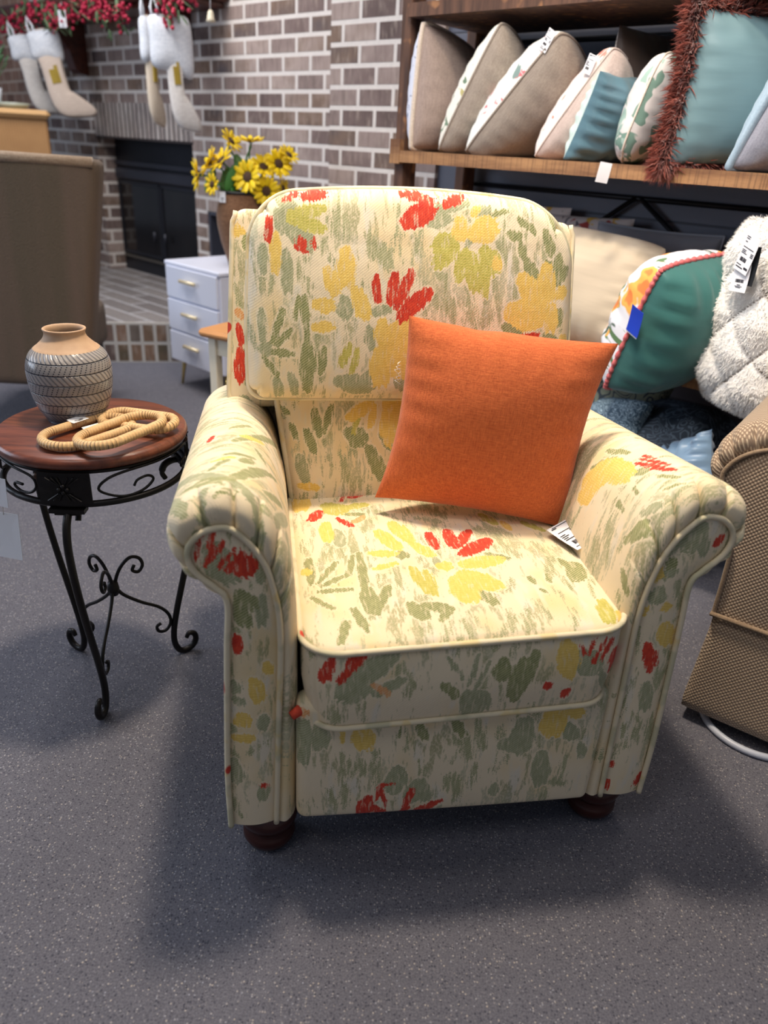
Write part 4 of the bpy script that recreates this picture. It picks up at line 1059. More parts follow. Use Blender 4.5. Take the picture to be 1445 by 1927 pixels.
MB().tube([(-.30, -.028, .992), (0, -.044, .997), (.30, -.028, .992)], .018, 10).build('top_welt', cloth('lit_welt', (176, 156, 134), (140, 118, 98), weave=200), sl)  # paler cloth paints the light caught along the top edge of the back
P, C0, F = rbox_pts((.44, .46, .20), .04, .03); MB().add(P + np.array([-.10, .285, .335]), F).build('seat', sc_m, sl)
for x in (-.24, .08):
    for y in (.02, .46): MB().tube([(x, y, .245), (x * 1.04, y + (-.02 if y < .1 else .02), 0.0)], [.022, .014], 8).build('leg', plain('espresso_leg', (38, 28, 24), .5), sl)

# ================================================================== white dresser, pot of sunflowers, stool
WHT = plain('white_lacquer', (224, 228, 244), .35, var=.03, scale=6); BRASS = plain('brass', (214, 186, 118), .3, metal=.8, var=.1); PULL = plain('pale_gold_pull', (232, 218, 184), .35, metal=.35, var=.05)
drs = thing('white_dresser', 'small white three drawer chest with gold bar pulls and slim gold legs', 'dresser', (-1.058, 3.523, 0), SFR)
DW, DD = .415, .34
MB().box((DW / 2, DD / 2, .345), (DW, DD, .43), bev=.004).build('body', WHT, drs, smooth=False)
MB().box((DW / 2, DD / 2 - .004, .5705), (DW + .01, DD + .012, .020), bev=.005).build('top', WHT, drs, smooth=False)
for k in range(3):
    zc = .200 + .146 * k
    d = MB().box((DW / 2, -.007, zc), (DW - .02, .014, .138), bev=.003).build('drawer', WHT, drs, smooth=False)
    mb = MB(); mb.tube([(DW / 2 - .055, -.032, zc + .018), (DW / 2 + .055, -.032, zc + .018)], .0085, 10); mb.tube([(DW / 2 - .03, -.013, zc + .018), (DW / 2 - .03, -.032, zc + .018)], .004, 6); mb.tube([(DW / 2 + .03, -.013, zc + .018), (DW / 2 + .03, -.032, zc + .018)], .004, 6)
    mb.build('handle', PULL, d)
for x, sx in ((.04, -1), (DW - .04, 1)):
    for y, sy in ((.04, -1), (DD - .04, 1)): MB().tube([(x, y, .131), (x + sx * .018, y + sy * .012, 0)], [.011, .006], 10).build('leg', BRASS, drs)

pc = sw(-.95, 0) ; 
pot_loc = (-.694, 3.46, .5825)
pot = thing('sunflower_pot', 'brown burlap wrapped pot full of artificial sunflowers standing on the white dresser', 'flower pot', pot_loc)
BURL = cloth('burlap', (142, 104, 76), (100, 70, 50), weave=230, bump=1.0, rough=.95)
MB().lathe([(.001, 0), (.062, 0), (.070, .03), (.092, .10), (.106, .17), (.108, .21), (.100, .25), (.088, .28), (.084, .300), (.080, .298), (.080, .27), (.001, .26)], n=44).build('wrapped_pot', BURL, pot)
MB().tube([(.085 * math.cos(a * .2094), .085 * math.sin(a * .2094), .303) for a in range(30)], .006, 8, closed=True).build('rim', plain('black_rim', (26, 28, 28), .5), pot)
YEL = plain('sunflower_petal', (244, 204, 8), .55, var=.2, scale=40); SEED = plain('sunflower_seed_head', (74, 52, 34), .9, var=.3, scale=200); GRN = plain('flower_stem_green', (66, 124, 54), .55, var=.35)
SAGEL = plain('soft_green_leaf', (110, 152, 96), .6, var=.25)
heads = [((.000, -.02, .42), (-.6, -.5, .75), .050), ((-.055, .0, .41), (-.9, -.3, .5), .050), ((.035, .0, .495), (.75, -.3, .6), .040), ((.120, .0, .500), (0, -.1, 1), .045), ((.115, -.05, .365), (-.35, -.95, .25), .052),
         ((.175, -.02, .405), (.3, -.7, .75), .045), ((.235, .0, .42), (.5, -.8, .4), .046), ((.190, -.05, .315), (.25, -.95, .1), .046), ((-.105, -.01, .36), (-1, -.4, .0), .050), ((.245, .03, .325), (.95, -.3, .1), .034), ((.275, .02, .455), (.6, -.4, .7), .036), ((-.03, -.07, .33), (-.5, -.6, .1), .034)]
for i, (p, dr, r) in enumerate(heads):
    p = Vector(p) - Vector((.072, 0, 0)); dr = Vector(dr).normalized(); q = dr.to_track_quat('Z', 'Y').to_matrix()
    r *= 1.22; fh = MB(); np_ = 17
    for k in range(np_):
        a = 2 * PI * k / np_ + .1 * i; rot = q @ Matrix.Rotation(a, 3, 'Z') @ Matrix.Rotation(R(-18 + 10 * (k % 2)), 3, 'Y')
        fh.ball(p + rot @ Vector((r * .72, 0, 0)), (r * .44, r * .19, .002), 8, 5, mat=rot)
    h = fh.build('sunflower_head', YEL, pot)
    MB().ball(p + dr * .004, (r * .38, r * .38, .008), 12, 6, mat=q).build('seed_head', SEED, h)
    MB().tube([Vector((0, 0, .27)) + Vector((p.x * .3, p.y * .3, 0)), p * .6 + Vector((0, 0, .14)), p - dr * .02, p], .004, 6).build('stem', GRN, h)
rg = random.Random(9)
for p, s, m_, az in (((-.10, -.04, .345), (.020, .004, .055), SAGEL, 40), ((.02, .02, .40), (.022, .004, .055), SAGEL, 200), ((.055, .03, .44), (.02, .004, .05), GRN, 100), ((-.01, -.04, .36), (.022, .004, .06), GRN, 20), ((.09, -.03, .33), (.02, .004, .05), GRN, 80), ((.15, .02, .34), (.02, .004, .05), GRN, 300), ((-.05, .02, .35), (.022, .004, .055), SAGEL, 340), ((.06, -.05, .315), (.022, .004, .045), GRN, 10), ((.0, -.02, .32), (.025, .005, .05), GRN, 60), ((.04, .02, .33), (.025, .005, .05), GRN, 160)):
    m3 = Matrix.Rotation(R(az), 3, 'Z') @ Matrix.Rotation(R(25), 3, 'Y')
    MB().ball((p[0] - .02, p[1], p[2]), s, 10, 8, mat=m3).build('leaf', m_, pot)
add_tag(pot, (-.062, -.085, .285), (1, -.2, 0), (.1, 0, 1), .028, .042, kind=2, name='hang_tag')

st = thing('wood_top_stool', 'small stool with oak top and cream painted legs behind the floral recliner', 'stool', (-.622, 2.39, 0), R(-28))
MB().box((.16, .14, .528), (.34, .30, .026), bev=.010).build('seat', plain('oak_top', (196, 138, 84), .5, scale=12), st, smooth=False)
CRM = plain('cream_paint', (218, 210, 190), .55, var=.06)
for x in (.03, .29):
    for y in (.03, .25): MB().box((x, y, .257), (.032, .032, .514), bev=.003).build('leg', CRM, st, smooth=False)
for y in (.03, .25): MB().box((.16, y, .485), (.228, .018, .055)).build('apron', CRM, st, smooth=False)
for x in (.03, .29): MB().box((x, .14, .485), (.018, .188, .055)).build('apron', CRM, st, smooth=False)
for x in (.03, .29): MB().box((x, .14, .20), (.016, .188, .025)).build('stretcher', CRM, st, smooth=False)
MB().box((.16, .03, .26), (.228, .016, .025)).build('stretcher', CRM, st, smooth=False)

# ================================================================== shelving unit
def rough_wood():
    m = NM('rough_sawn_shelf_wood'); o = m.obj()
    n = m.noise(m.mapv(o, (4, 30, 30)), 1.0, 4, .6); saw = m.noise(m.mapv(o, (160, 3, 3)), 1.0, 2); kn = m.noise(o, 9, 2)
    col = m.mix(m.step(n, .35, .65), lin((112, 76, 50)), lin((166, 124, 84)))
    col = m.mix(m.math('MULTIPLY', m.step(saw, .5, .62), .45), col, lin((74, 50, 36)))
    col = m.mix(m.math('MULTIPLY', m.step(kn, .6, .75), .3), col, lin((196, 160, 116)))
    return m.set(Base_Color=col, Roughness=.75, Normal=m.bump(saw, .5, .002))
RW = rough_wood()
def post_wood():
    m = NM('dark_stained_post'); o = m.obj()
    n = m.noise(m.mapv(o, (40, 40, 4)), 1.0, 4, .6); k = m.noise(m.mapv(o, (26, 26, 18)), 1.0, 1)
    col = m.mix(m.step(n, .35, .65), lin((62, 40, 30)), lin((104, 72, 54)))
    col = m.mix(m.math('MULTIPLY', m.step(k, .62, .72), .7), col, lin((168, 118, 76)))
    return m.set(Base_Color=col, Roughness=.7)
PW = post_wood(); BKM = plain('black_steel_rail', (18, 19, 24), .45, metal=.5, var=.2)
su = thing('shelving_unit', 'rustic wood and black steel shelving unit against the slate wall, loaded with cushions', 'shelf', mw=SF.copy())
SW_ = 1.40
for u in (-.014, SW_): 
    for v in (.045, .385):
        MB().box((u, v, 1.05), (.042, .07, 2.1), bev=.003).build('post', PW, su, smooth=False)
for z0, z1 in ((1.463, 1.50), (1.050, 1.086), (.540, .575), (.150, .185)):
    o = MB(); box_at(o, .009, SW_ - .023, -.012, .40, z0, z1); o.build('shelf_board', RW if z0 < 1.4 else PW, su, smooth=False)
box = MB(); box_at(box, -.036, .008, -.013, .008, 1.045, 1.12); box.build('side_block', RW, su, smooth=False)
for z in (1.440, .985):
    MB().tube([(-.0, .425, z), (SW_, .425, z)], .0085, 6).build('back_rail', BKM, su)
MB().tube([(.69, .418, .985), (1.16, .418, .66)], .008, 6).build('diagonal_brace', BKM, su)
MB().tube([(.67, .418, .985), (.22, .418, .66)], .008, 6).build('diagonal_brace', BKM, su)
MB().ball((-.037, .03, 1.165), (.008, .01, .012), 10, 8).build('bolt', BKM, su)

def shelf_pillow(name, label, front, back, ub, ut, zb, zt, vf, w, T, yaw=0, pitch=0, pipe=None, pr=.004, group='cushions on the shelving unit', **kw):
    e1 = Matrix.Rotation(R(yaw), 3, 'Z') @ Vector((0, -1, math.sin(R(pitch)))); e2 = Vector((ut - ub, 0, zt - zb))
    c = Vector(((ub + ut) / 2, vf, (zb + zt) / 2)) - e1.normalized() * w / 2
    fr = frame(c, e1, e2)
    return pillow(name, label, 'pillow', SF @ fr, w, e2.length, T, front, back, pipe, pr, group=group, **kw)
def print_mat(name, ground, cols, scale=14, thr=.56, stretch=(1, 1, 1), seed=0):
    m = NM(name); o = m.obj(); c = lin(ground)
    for i, (rgb, sc, th) in enumerate(cols):
        n = m.noise(m.mapv(o, tuple(sc * s for s in stretch), loc=(seed + i * 3.1, i * 1.7, i * 2.3)), 1.0, 2, .5, .8)
        c = m.mix(m.step(n, th, th + .025), c, lin(rgb))
    return m.set(Base_Color=c, Roughness=.75, Normal=m.bump(m.noise(o, 700, 1), .2, .001))
def damask(name, ground, fig, scale=10, seed=0, rough=.7):
    m = NM(name); o = m.obj()
    n = m.noise(m.mapv(o, (scale,) * 3, loc=(seed, seed * .7, 0)), 1.0, 1, .4, 2.2)
    w = m.math('ABSOLUTE', m.math('SUBTRACT', m.math('FRACT', m.math('MULTIPLY', n, 7.0)), .5))
    c = m.mix(m.step(w, .30, .36), lin(ground), lin(fig))
    return m.set(Base_Color=c, Roughness=rough)
TAUPE = cloth('taupe_linen', (178, 160, 152), (152, 136, 130), weave=300, sheen=.1)
GREIGE = cloth('greige_linen', (176, 164, 152), (150, 138, 128), weave=300)
CREAMPIPE = cloth('cream_cord', (232, 218, 204), (204, 190, 176), weave=200)
BLUEDOT = print_mat('white_blue_fleck', (214, 218, 232), [((96, 104, 136), 60, .66), ((150, 158, 184), 30, .62)])
FLOR1 = print_mat('spring_floral_print', (226, 224, 214), [((176, 166, 108), 13, .58), ((196, 92, 84), 17, .64), ((104, 128, 106), 21, .64)], seed=2)
FLOR2 = print_mat('pink_floral_print', (224, 226, 222), [((206, 108, 116), 22, .62), ((120, 142, 138), 14, .62), ((232, 120, 84), 18, .70)], seed=7)
PINKC = cloth('blush_white_cotton', (226, 208, 200), (206, 186, 178), weave=300)
FLOR3 = print_mat('coral_sketch_print', (234, 222, 216), [((206, 128, 116), 18, .62), ((228, 190, 140), 13, .62)], seed=4)
BLUES = satin('dusty_teal_satin', (92, 128, 144), .35); MINT = cloth('mint_quilt', (206, 226, 220), (182, 204, 200), weave=120)
BROWNS = satin('dark_brown_satin', (66, 52, 46), .4); SEQ = print_mat('sequin_silver', (150, 142, 132), [((220, 216, 208), 190, .50), ((84, 74, 66), 150, .58)])
BOTAN = print_mat('sage_botanical', (214, 208, 206), [((112, 142, 130), 12, .50), ((214, 208, 206), 20, .60), ((150, 176, 166), 14, .62)], seed=3); AQUA = satin('aqua_sateen', (112, 144, 152), .45, sheen=.2)
LAV = cloth('lavender_grey_linen', (176, 178, 190), (150, 152, 166), weave=300); ICE = cloth('ice_blue_band', (176, 198, 214), (152, 176, 194), weave=200)
CHAR = cloth('charcoal_linen', (70, 70, 84), (52, 52, 64), weave=300)

p1, *_ = shelf_pillow('throw_pillow', 'taupe pillow with white flecked face and cream cord, first on the upper shelf', BLUEDOT, TAUPE, .045, .065, 1.088, 1.452, -.005, .33, .17, yaw=4, pipe=CREAMPIPE, pr=.008, seed=11, pinch=.0, corner=.05, droop=.14)
shelf_pillow('throw_pillow', 'charcoal pillow standing behind the first taupe pillow on the upper shelf', CHAR, CHAR, .20, .14, 1.088, 1.43, .20, .21, .08, yaw=-14, seed=12)
shelf_pillow('throw_pillow', 'greige pillow with yellow and green floral face, leaning second on the upper shelf', FLOR1, GREIGE, .165, .365, 1.088, 1.440, -.005, .32, .18, yaw=2, pipe=GREIGE, pr=.004, seed=13, pinch=-.01, corner=.055, wr=.006, droop=.32)
p3, F3, B3, bd3 = shelf_pillow('throw_pillow', 'large greige pillow with pink floral face and white tag, third on the upper shelf', FLOR2, GREIGE, .275, .575, 1.090, 1.405, -.01, .34, .21, yaw=0, pipe=GREIGE, pr=.004, seed=14, pinch=-.01, corner=.05, wr=.007, droop=.26)
add_tag(p3, (.172, .175, .010), (0, .25, -1), (.0, 1, .45), .026, .056, kind=1, name='price_tag')
p4, *_ = shelf_pillow('throw_pillow', 'blush white pillow with coral print edge and small tag, fourth on the upper shelf', FLOR3, PINKC, .53, .735, 1.088, 1.365, -.0, .32, .17, yaw=1, pipe=PINKC, pr=.003, seed=15, pinch=-.01, corner=.05, droop=.30)
add_tag(p4, (.168, .105, .02), (0, .3, -1), (.0, 1, .5), .026, .046, kind=0, name='price_tag')
shelf_pillow('throw_pillow', 'dark brown satin pillow with silver sequin front behind the dusty teal one', SEQ, BROWNS, .680, .690, 1.088, 1.425, .10, .29, .10, yaw=-14, seed=16, pinch=.04)
shelf_pillow('lumbar_pillow', 'dusty teal satin lumbar pillow with pale mint front on the upper shelf', MINT, BLUES, .635, .722, 1.088, 1.305, -.012, .36, .15, yaw=-10, seed=17, pinch=.03, wr=.007, folds=.8)
p6, *_ = shelf_pillow('throw_pillow', 'white pillow with sage botanical print on the upper shelf, string tag at its foot', BOTAN, BOTAN, .815, .885, 1.090, 1.350, -.02, .30, .13, yaw=12, pipe=CREAMPIPE, pr=.003, seed=18, pinch=-.02, corner=.17)
add_tag(p6, (.185, -.165, .012), (.6, -.1, .8), (.15, 1, .35), .034, .050, kind=2, name='price_tag')

# aqua pillow with rust fringe
e1 = Vector((.60, .80, .0)); e2 = Vector((.05, .03, .36)); c7 = Vector((.955, -.035, 1.262)) + e1.normalized() * .20
p7, F7, B7, bd7 = pillow('throw_pillow', 'aqua sateen pillow with shaggy rust feather fringe on the upper shelf', 'pillow', SF @ frame(c7, e1, e2), .40, .35, .15, AQUA, AQUA, seed=19, pinch=.07, corner=0, group='cushions on the shelving unit')
RUST = plain('rust_feather', (138, 66, 52), .45, var=.5, scale=90, sheen=.3)
rg = random.Random(21); vs = []; fs = []
N7 = len(bd7); ctr = Vector((0, 0, 0))
for k in range(12000):
    i = rg.randrange(N7); a = Vector(bd7[i]); b = Vector(bd7[(i + 1) % N7]); p = a.lerp(b, rg.random())
    out = Vector((p.x / .2, p.y / .175, 0)); out = Vector((out.x if abs(out.x) > .93 else out.x * .15, out.y if abs(out.y) > .93 else out.y * .15, 0)).normalized()
    d = (out * rg.uniform(.2, 1) + Vector((rg.gauss(0, .45), rg.gauss(0, .45), rg.gauss(0, .75)))).normalized()
    l = rg.uniform(.024, .052); s = d.cross(Vector((rg.random(), rg.random(), rg.random()))).normalized() * rg.uniform(.0008, .0018)
    p = p + out * rg.uniform(-.006, .012) + Vector((0, 0, rg.gauss(0, .006))); m_ = p + d * l * .5 + Vector((0, 0, 0)); e = p + d * l + Vector((0, -.006, 0))
    o = len(vs); vs += [p - s, p + s, m_ + s * 1.1, e, m_ - s * 1.1]; fs.append((o, o + 1, o + 2, o + 3, o + 4))
fr = MB().add(vs, fs).build('feather_fringe', RUST, p7, smooth=False, fix=False); fr['kind'] = 'stuff'
shelf_pillow('throw_pillow', 'lavender grey pillow with pale blue banded edge, rightmost on the upper shelf', ICE, LAV, 1.085, 1.285, 1.090, 1.445, -.05, .30, .17, yaw=-26, pipe=ICE, pr=.011, seed=20, pinch=.03, corner=.05)

# middle bay
BEIGE = satin('beige_velvet', (206, 190, 166), .7, sheen=.3, spec=.25); GRB = satin('blue_grey_velvet', (138, 142, 152), .6)
def free_pillow(label, c, e1, e2, w, h, T, front, back=None, pipe=None, pr=.004, name='throw_pillow', **kw):
    return pillow(name, label, 'pillow', SF @ frame(c, e1, e2), w, h, T, front, back, pipe, pr, group='cushions on the shelving unit', **kw)
free_pillow('large beige velvet pillow leaning in the middle bay directly behind the floral recliner', (.715, .12, .732), (1, .05, -.07), (0, .22, 1), .42, .335, .20, BEIGE, seed=31, pinch=-.01, corner=.07, wr=.009, folds=.7)
free_pillow('blue grey velvet pillow behind the large beige one', (.80, .345, .745), (1, .0, .0), (0, .06, 1), .42, .325, .10, GRB, pipe=GRB, seed=32, pinch=.05)
FLOR4 = print_mat('red_yellow_floral_print', (196, 186, 182), [((206, 166, 74), 16, .58), ((158, 58, 52), 18, .63), ((92, 86, 92), 24, .64)], seed=12)
free_pillow('floral lumbar pillow with red and yellow blooms above the beige pillow', (.49, .372, .749), (1, .0, .02), (0, .05, 1), .43, .345, .09, FLOR4, seed=33, pinch=.04)
free_pillow('second floral pillow at the back, mostly hidden behind the recliner headrest', (.22, .385, .758), (1, .0, .0), (0, .02, 1), .48, .36, .05, FLOR4, seed=34, pinch=.04)
TEAL = satin('teal_velvet', (60, 116, 112), .5, sheen=.25, spec=.3)
def tropic():
    m = NM('tropical_print'); o = m.obj(); c = lin((232, 232, 238))
    n = m.noise(m.mapv(o, (9, 24, 9), rot=(0, 0, .6)), 1.0, 2, .5, .6); c = m.mix(m.step(n, .60, .62), c, lin((98, 128, 88)))
    n = m.noise(m.mapv(o, (26, 8, 9), rot=(0, 0, .3), loc=(4, 2, 0)), 1.0, 2, .5, .6); c = m.mix(m.step(n, .64, .66), c, lin((64, 92, 74)))
    n = m.noise(m.mapv(o, (9, 9, 9), loc=(1.4, 6.1, 0)), 1.0, 2, .6); c = m.mix(m.step(n, .56, .58), c, lin((236, 176, 86))); c = m.mix(m.step(n, .62, .64), c, lin((230, 130, 66)))
    return m.set(Base_Color=c, Roughness=.7)
p11, F11, B11, bd11 = shelf_pillow('throw_pillow', 'teal velvet pillow with tropical print front, coral trim and blue tag, middle bay', tropic(), TEAL, .962, 1.092, .518, .868, -.20, .32, .29, yaw=-13, pitch=-5, seed=35, pinch=-.02, corner=.06, wr=.006, folds=.9)
mb = MB(); CORAL = cloth('coral_rickrack', (226, 122, 122), (200, 96, 98), weave=200)
bd = cr(bd11, 2, closed=True)
mb.tube([Vector(p) * (1 + .006 * (i % 4 < 2)) for i, p in enumerate(bd)], [.0055 + .002 * (i % 4 < 2) for i in range(len(bd))], 6, closed=True); mb.build('coral_trim', CORAL, p11)
inv = (SF.inverted() @ p11.matrix_world).inverted() if False else None
add_tag(p11, (.185, .050, -.016), (.25, .1, -1), (.12, 1, .1), .050, .070, mat=plain('royal_blue_card', (28, 66, 196), .5, var=.05), bars=False, name='blue_tag', label='royal blue card tag')
add_tag(p11, (.182, .046, -.014), (.25, .1, -1), (.12, 1, .1), .048, .072, bars=False, name='white_backing_tag', kind=3)

# white faux fur pillow with tufted diamonds
def fur_mat():
    m = NM('white_faux_fur'); o = m.obj()
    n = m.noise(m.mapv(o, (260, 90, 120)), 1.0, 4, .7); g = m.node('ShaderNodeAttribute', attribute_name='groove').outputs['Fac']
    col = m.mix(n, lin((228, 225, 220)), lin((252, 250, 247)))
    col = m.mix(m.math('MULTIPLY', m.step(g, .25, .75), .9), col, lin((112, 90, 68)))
    m.set(Base_Color=col, Roughness=.95, Normal=m.bump(n, .6, .006)); m.b.inputs['Sheen Weight'].default_value = .4; return m.m
FUR = fur_mat()
fmw = SF @ frame((1.305, -.085, .765), (.80, -.58, .04), (-.03, .06, 1))
fp = thing('fur_pillow', 'white faux fur pillow with tufted diamond seams at the right end of the middle bay', 'pillow', mw=fmw, group='cushions on the shelving unit')
(Ff, Bf), Uf, Vf = pillow_grid(.32, .47, .15, n=110, pinch=.03, wr=.004, seed=41, corner=.12, sharp=2.6)
def tuft(G, sg, warp=True):
    G = G.copy(); x, y = G[..., 0], G[..., 1]
    x = x + .008 * np.sin(19 * y + 1); y = y + .008 * np.sin(23 * x)
    a = (x * .9 + y) / .150; b = (x * .9 - y) / .150
    da = np.abs(a - np.round(a)); db = np.abs(b - np.round(b))
    d = np.minimum(da, db); gr = np.clip(1 - d / .045, 0, 1)
    f = np.clip(np.abs(G[..., 2]) / .05, 0, 1)
    G[..., 2] += sg * f * (.030 * np.sqrt(np.clip(d * 2.2, 0, 1)) - .008)
    return G, gr
Ff2, gf = tuft(Ff, 1); Bf2, gb = tuft(Bf, -1)
Bf2[0, :] = Ff2[0, :]; Bf2[-1, :] = Ff2[-1, :]; Bf2[:, 0] = Ff2[:, 0]; Bf2[:, -1] = Ff2[:, -1]
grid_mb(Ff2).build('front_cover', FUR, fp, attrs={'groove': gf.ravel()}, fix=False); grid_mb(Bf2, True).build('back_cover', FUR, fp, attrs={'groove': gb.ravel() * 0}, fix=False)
rg = random.Random(8); vs = []; fs = []; n = Ff2.shape[0]
for k in range(15000):
    i, j = rg.randrange(1, n - 1), rg.randrange(1, n - 1)
    if rg.random() < .15: i = rg.choice((1, 2, n - 3, n - 2))
    if rg.random() < .15: j = rg.choice((1, 2, n - 3, n - 2))
    if gf[i, j] > .15: continue
    p = Vector(Ff2[i, j]); du = Vector(Ff2[i + 1, j]) - Vector(Ff2[i - 1, j]); dv = Vector(Ff2[i, j + 1]) - Vector(Ff2[i, j - 1])
    nn = du.cross(dv).normalized(); d = (nn * .8 + Vector((rg.gauss(0, .5), -.5 + rg.gauss(0, .4), 0))).normalized(); l = rg.uniform(.007, .014)
    s = d.cross(Vector((rg.random(), rg.random(), rg.random()))).normalized() * .0009
    o = len(vs); vs += [p - s, p + s, p + d * l]; fs.append((o, o + 1, o + 2))
fz = MB().add(vs, fs).build('fur_pile', FUR, fp, smooth=False, fix=False, attrs={'groove': np.zeros(len(vs))}); fz['kind'] = 'stuff'
add_tag(fp, (.050, .125, .112), (1, .0, -.05), (.06, 1, 0), .060, .085, mat=BLACKCARD, bars=False, kind=3, name='black_tag')
add_tag(fp, (.040, .098, .117), (1, .02, -.05), (.05, 1, 0), .056, .064, kind=2, name='barcode_tag')
add_tag(fp, (.050, .150, .122), (1, -.28, -.05), (.30, 1, 0), .050, .082, kind=1, name='price_tag')

# bottom bay
NAVY = damask('navy_medallion', (30, 42, 56), (70, 84, 98), 11, 5); NAVYL = damask('pale_blue_fretwork', (60, 84, 104), (150, 174, 190), 26, 8)
LEAFM = damask('grey_green_leaf_print', (122, 128, 112), (44, 56, 66), 9, 2); LBL = satin('light_blue_satin', (132, 162, 192), .35)
free_pillow('navy pillow with round medallions and pale fretwork edge lying in the bottom bay', (1.06, .07, .325), (1, -.15, .10), (.05, .9, .42), .36, .36, .22, NAVY, NAVYL, seed=51, pinch=.03, corner=.08)
free_pillow('pale blue fretwork pillow tilted beside the navy medallion pillow', (.93, -.02, .345), (1, -.3, .25), (-.1, .75, .65), .24, .26, .12, NAVYL, NAVY, seed=52, pinch=.03, corner=.08)
free_pillow('grey green leaf print pillow at the back left of the bottom bay', (.86, .12, .40), (1, .1, -.1), (0, .45, .9), .34, .30, .14, LEAFM, seed=53, pinch=.04)
free_pillow('crumpled light blue satin pillow in the bottom bay beside the tan recliner arm', (1.20, -.075, .290), (.80, -.2, .58), (-.55, .5, .65), .24, .25, .12, LBL, seed=54, pinch=.06, wr=.012, folds=.9)

# ================================================================== tan recliner at the right
def dot_mat():
    m = NM('tan_dotted_chenille'); fab = m.node('ShaderNodeAttribute', attribute_name='fab').outputs['Vector']; o = m.obj()
    sp = m.node('ShaderNodeSeparateXYZ', {0: fab}); k = 2 * PI / .0088
    wob = m.noise(m.mapv(fab, (60, 60, 1)), 1, 1)
    a = m.math('SINE', m.math('MULTIPLY', m.math('ADD', sp.outputs[0], m.math('MULTIPLY', wob, .002)), k)); b = m.math('SINE', m.math('MULTIPLY', sp.outputs[1], k * 1.0))
    f = m.math('MULTIPLY', a, b)
    c = m.step(f, .05, .45)
    base = m.mix(m.noise(o, 6, 2), lin((132, 112, 94)), lin((150, 128, 108)))
    col = m.mix(c, base, lin((198, 178, 152)))
    m.set(Base_Color=col, Roughness=.9, Normal=m.bump(f, .5, .0015)); m.b.inputs['Sheen Weight'].default_value = .2; return m.m
DOT = dot_mat(); TANP = cloth('tan_cord', (160, 138, 114), (124, 104, 84), weave=300)
RL = (.685, 1.293, 0); RRZ = math.atan2(-.576, .817)
rc_ = thing('tan_recliner', 'tan dotted fabric recliner with rolled arms, cut off by the right edge of the photo', 'armchair', RL, RRZ)
S2 = [(.0, .27), (.0, .34), (.002, .48), (.02, .585), (.06, .655), (.11, .69), (.16, .685), (.215, .655), (.243, .60), (.24, .555), (.215, .50), (.185, .46), (.163, .42), (.16, .36), (.16, .33), (.16, .30), (.16, .27)]
P2 = [(.03, .27), (.03, .34), (.032, .46), (.045, .55), (.075, .61), (.11, .64), (.15, .635), (.19, .61), (.212, .575), (.208, .545), (.195, .50), (.178, .46), (.163, .425), (.16, .36), (.16, .33), (.16, .30), (.16, .27)]
for sd, x0 in ((-1, .16), (1, .70)):
    arm = rolled_arm(rc_, sd, S2, P2, .50, .045, None, None, DOT, TANP, x0=x0, k=.0, pleats=True, dsp=.02, seed=2.0)
def fabbox(name, dim, r, c, sp=.02, shape=None, parent=rc_):
    P, C0, F = rbox_pts(dim, r, sp)
    if shape: P = shape(P)
    P = P + np.array(c); U = P[:, 0] + P[:, 1] * (np.abs(C0[:, 0]) > dim[0] / 2 - 1e-4); V = P[:, 2] + np.where(np.abs(C0[:, 2]) > dim[2] / 2 - 1e-4, P[:, 1], 0)
    return MB().add(P, F).build(name, DOT, parent, attrs=fabattrs(U, V, None))
def skirt(P):
    P = P.copy(); t = np.clip((-P[:, 2] + .12) / .24, 0, 1)
    P[:, 0] *= 1 + .035 * t; P[:, 1] *= 1 + .05 * t; return P
fabbox('skirt', (.858, .50, .240), .010, (.43, .253, .152), shape=skirt)
fabbox('seat_cushion', (.53, .46, .16), .03, (.43, .245, .37)); fabbox('back_cushion', (.56, .15, .52), .05, (.43, .44, .66))
MB().tube([(-.003, .50, .274), (-.003, -.001, .274), (.86, -.001, .274), (.863, .50, .274)], .0055, 8).build('skirt_piping', TANP, rc_)
ringp = [(.135 + .115 * math.cos(2 * PI * k / 60), .088 + .115 * math.sin(2 * PI * k / 60), .0075) for k in range(60)]
MB().tube(ringp, .0075, 8, closed=True).build('base_ring', plain('pale_plastic_ring', (188, 194, 208), .35, var=.05), rc_)
MB().lathe([(.001, .004), (.09, .004), (.09, .034), (.001, .034)], (.43, .275, 0), 24).build('pedestal', BKM, rc_)

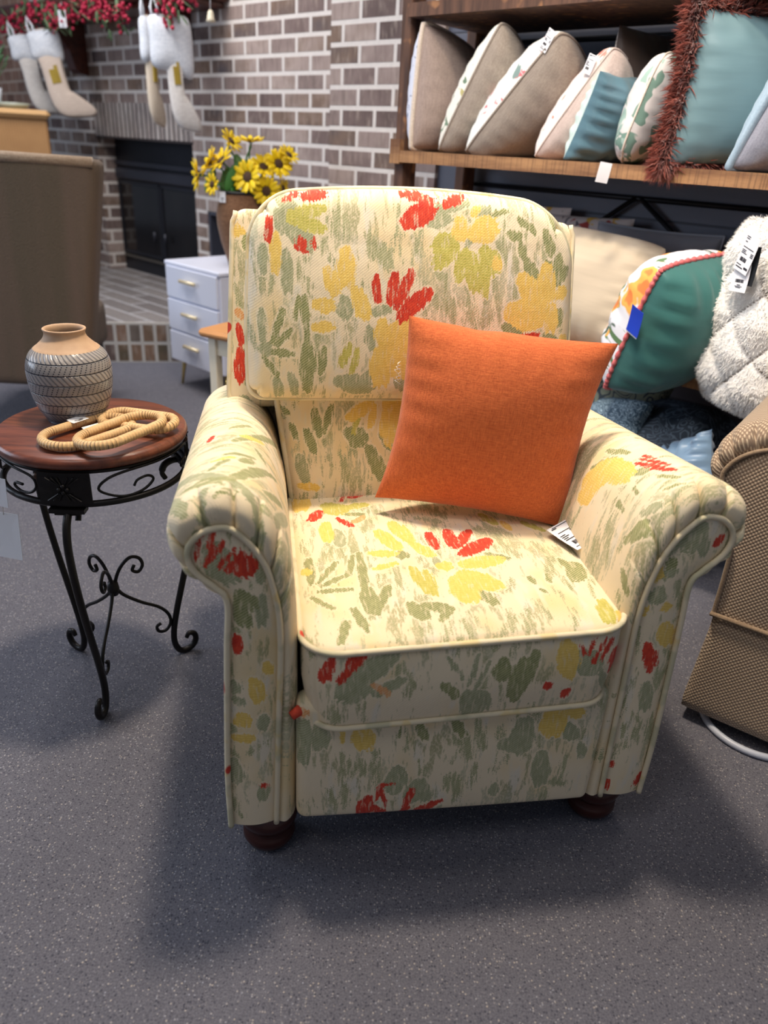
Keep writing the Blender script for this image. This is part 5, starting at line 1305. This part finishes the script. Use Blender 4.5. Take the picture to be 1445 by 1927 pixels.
# ================================================================== light
W = bpy.data.worlds.new('shop_ambient'); SC.world = W; W.use_nodes = True
bg = W.node_tree.nodes['Background']; bg.inputs[0].default_value = (.62, .72, .92, 1); bg.inputs[1].default_value = .20
def area(name, loc, size, power, color, target=None, sy=None, spread=180):
    l = bpy.data.lights.new(name, 'AREA'); l.energy = power; l.color = color; l.size = size
    if sy: l.shape = 'RECTANGLE'; l.size_y = sy
    l.spread = R(spread)
    o = bpy.data.objects.new(name, l); COL.objects.link(o); o.location = loc
    d = (Vector(target) - Vector(loc)) if target else Vector((0, 0, -1))
    o.rotation_euler = d.to_track_quat('-Z', 'Y').to_euler(); return o
area('ceiling_spot_over_recliner', (-.12, 1.44, 2.85), .24, 29, (1.0, .84, .65), (.12, 1.25, .4), spread=120)
area('ceiling_panel_front', (-1.0, -.3, 3.0), 1.0, 12, (1.0, .93, .88))
area('ceiling_spot_shelf', (.9, 1.2, 2.9), .3, 10, (1.0, .88, .74), (.9, 1.7, .9))
area('added_cushion_fill', (-.15, .55, 2.7), .5, 8.5, (1.0, .93, .88), (.62, 2.4, 1.0), spread=75)  # added fill lamp, brightens the shelf cushions from the front
area('ceiling_panel_left', (-1.3, 1.9, 3.0), .9, 19, (.92, .95, 1.0))
area('ceiling_panel_fireplace', (-1.6, 3.4, 2.95), 1.0, 52, (1.0, .95, .92), (-1.6, 4.2, .9))
area('shop_window', (-4.2, 1.8, 1.5), 2.2, 50, (.70, .82, 1.0), (0, 2.4, .7), sy=1.6)

# ================================================================== camera
cam = bpy.data.cameras.new('camera'); co = bpy.data.objects.new('camera', cam); COL.objects.link(co); SC.camera = co
f_px, w_px = 1400.0, 1445.0; CHT = 1.10
hd, hs = 690.0, .058
nd = f_px * f_px / hd; an = math.atan(hs)
up = -Vector((-math.sin(an) * nd, -math.cos(an) * nd, -f_px)).normalized()     # world up seen from the camera (pitch 26 deg, slight roll)
fw = Vector((0, 0, -1)); yy = (fw - up * fw.dot(up)).normalized(); xx = yy.cross(up)
M3 = Matrix((xx, yy, up))
co.matrix_world = Matrix.Translation((0, 0, CHT)) @ M3.to_4x4()
cam.sensor_fit = 'HORIZONTAL'; cam.sensor_width = 36.0; cam.lens = 36.0 * f_px / w_px; cam.clip_start = .05
cam.dof.use_dof = True; cam.dof.focus_distance = 1.42; cam.dof.aperture_fstop = 3.7
SC.view_settings.view_transform = 'Standard'; SC.view_settings.look = 'None'; SC.view_settings.gamma = 1.0
SC.view_settings.exposure = 0.0; SC.view_settings.use_curve_mapping = False
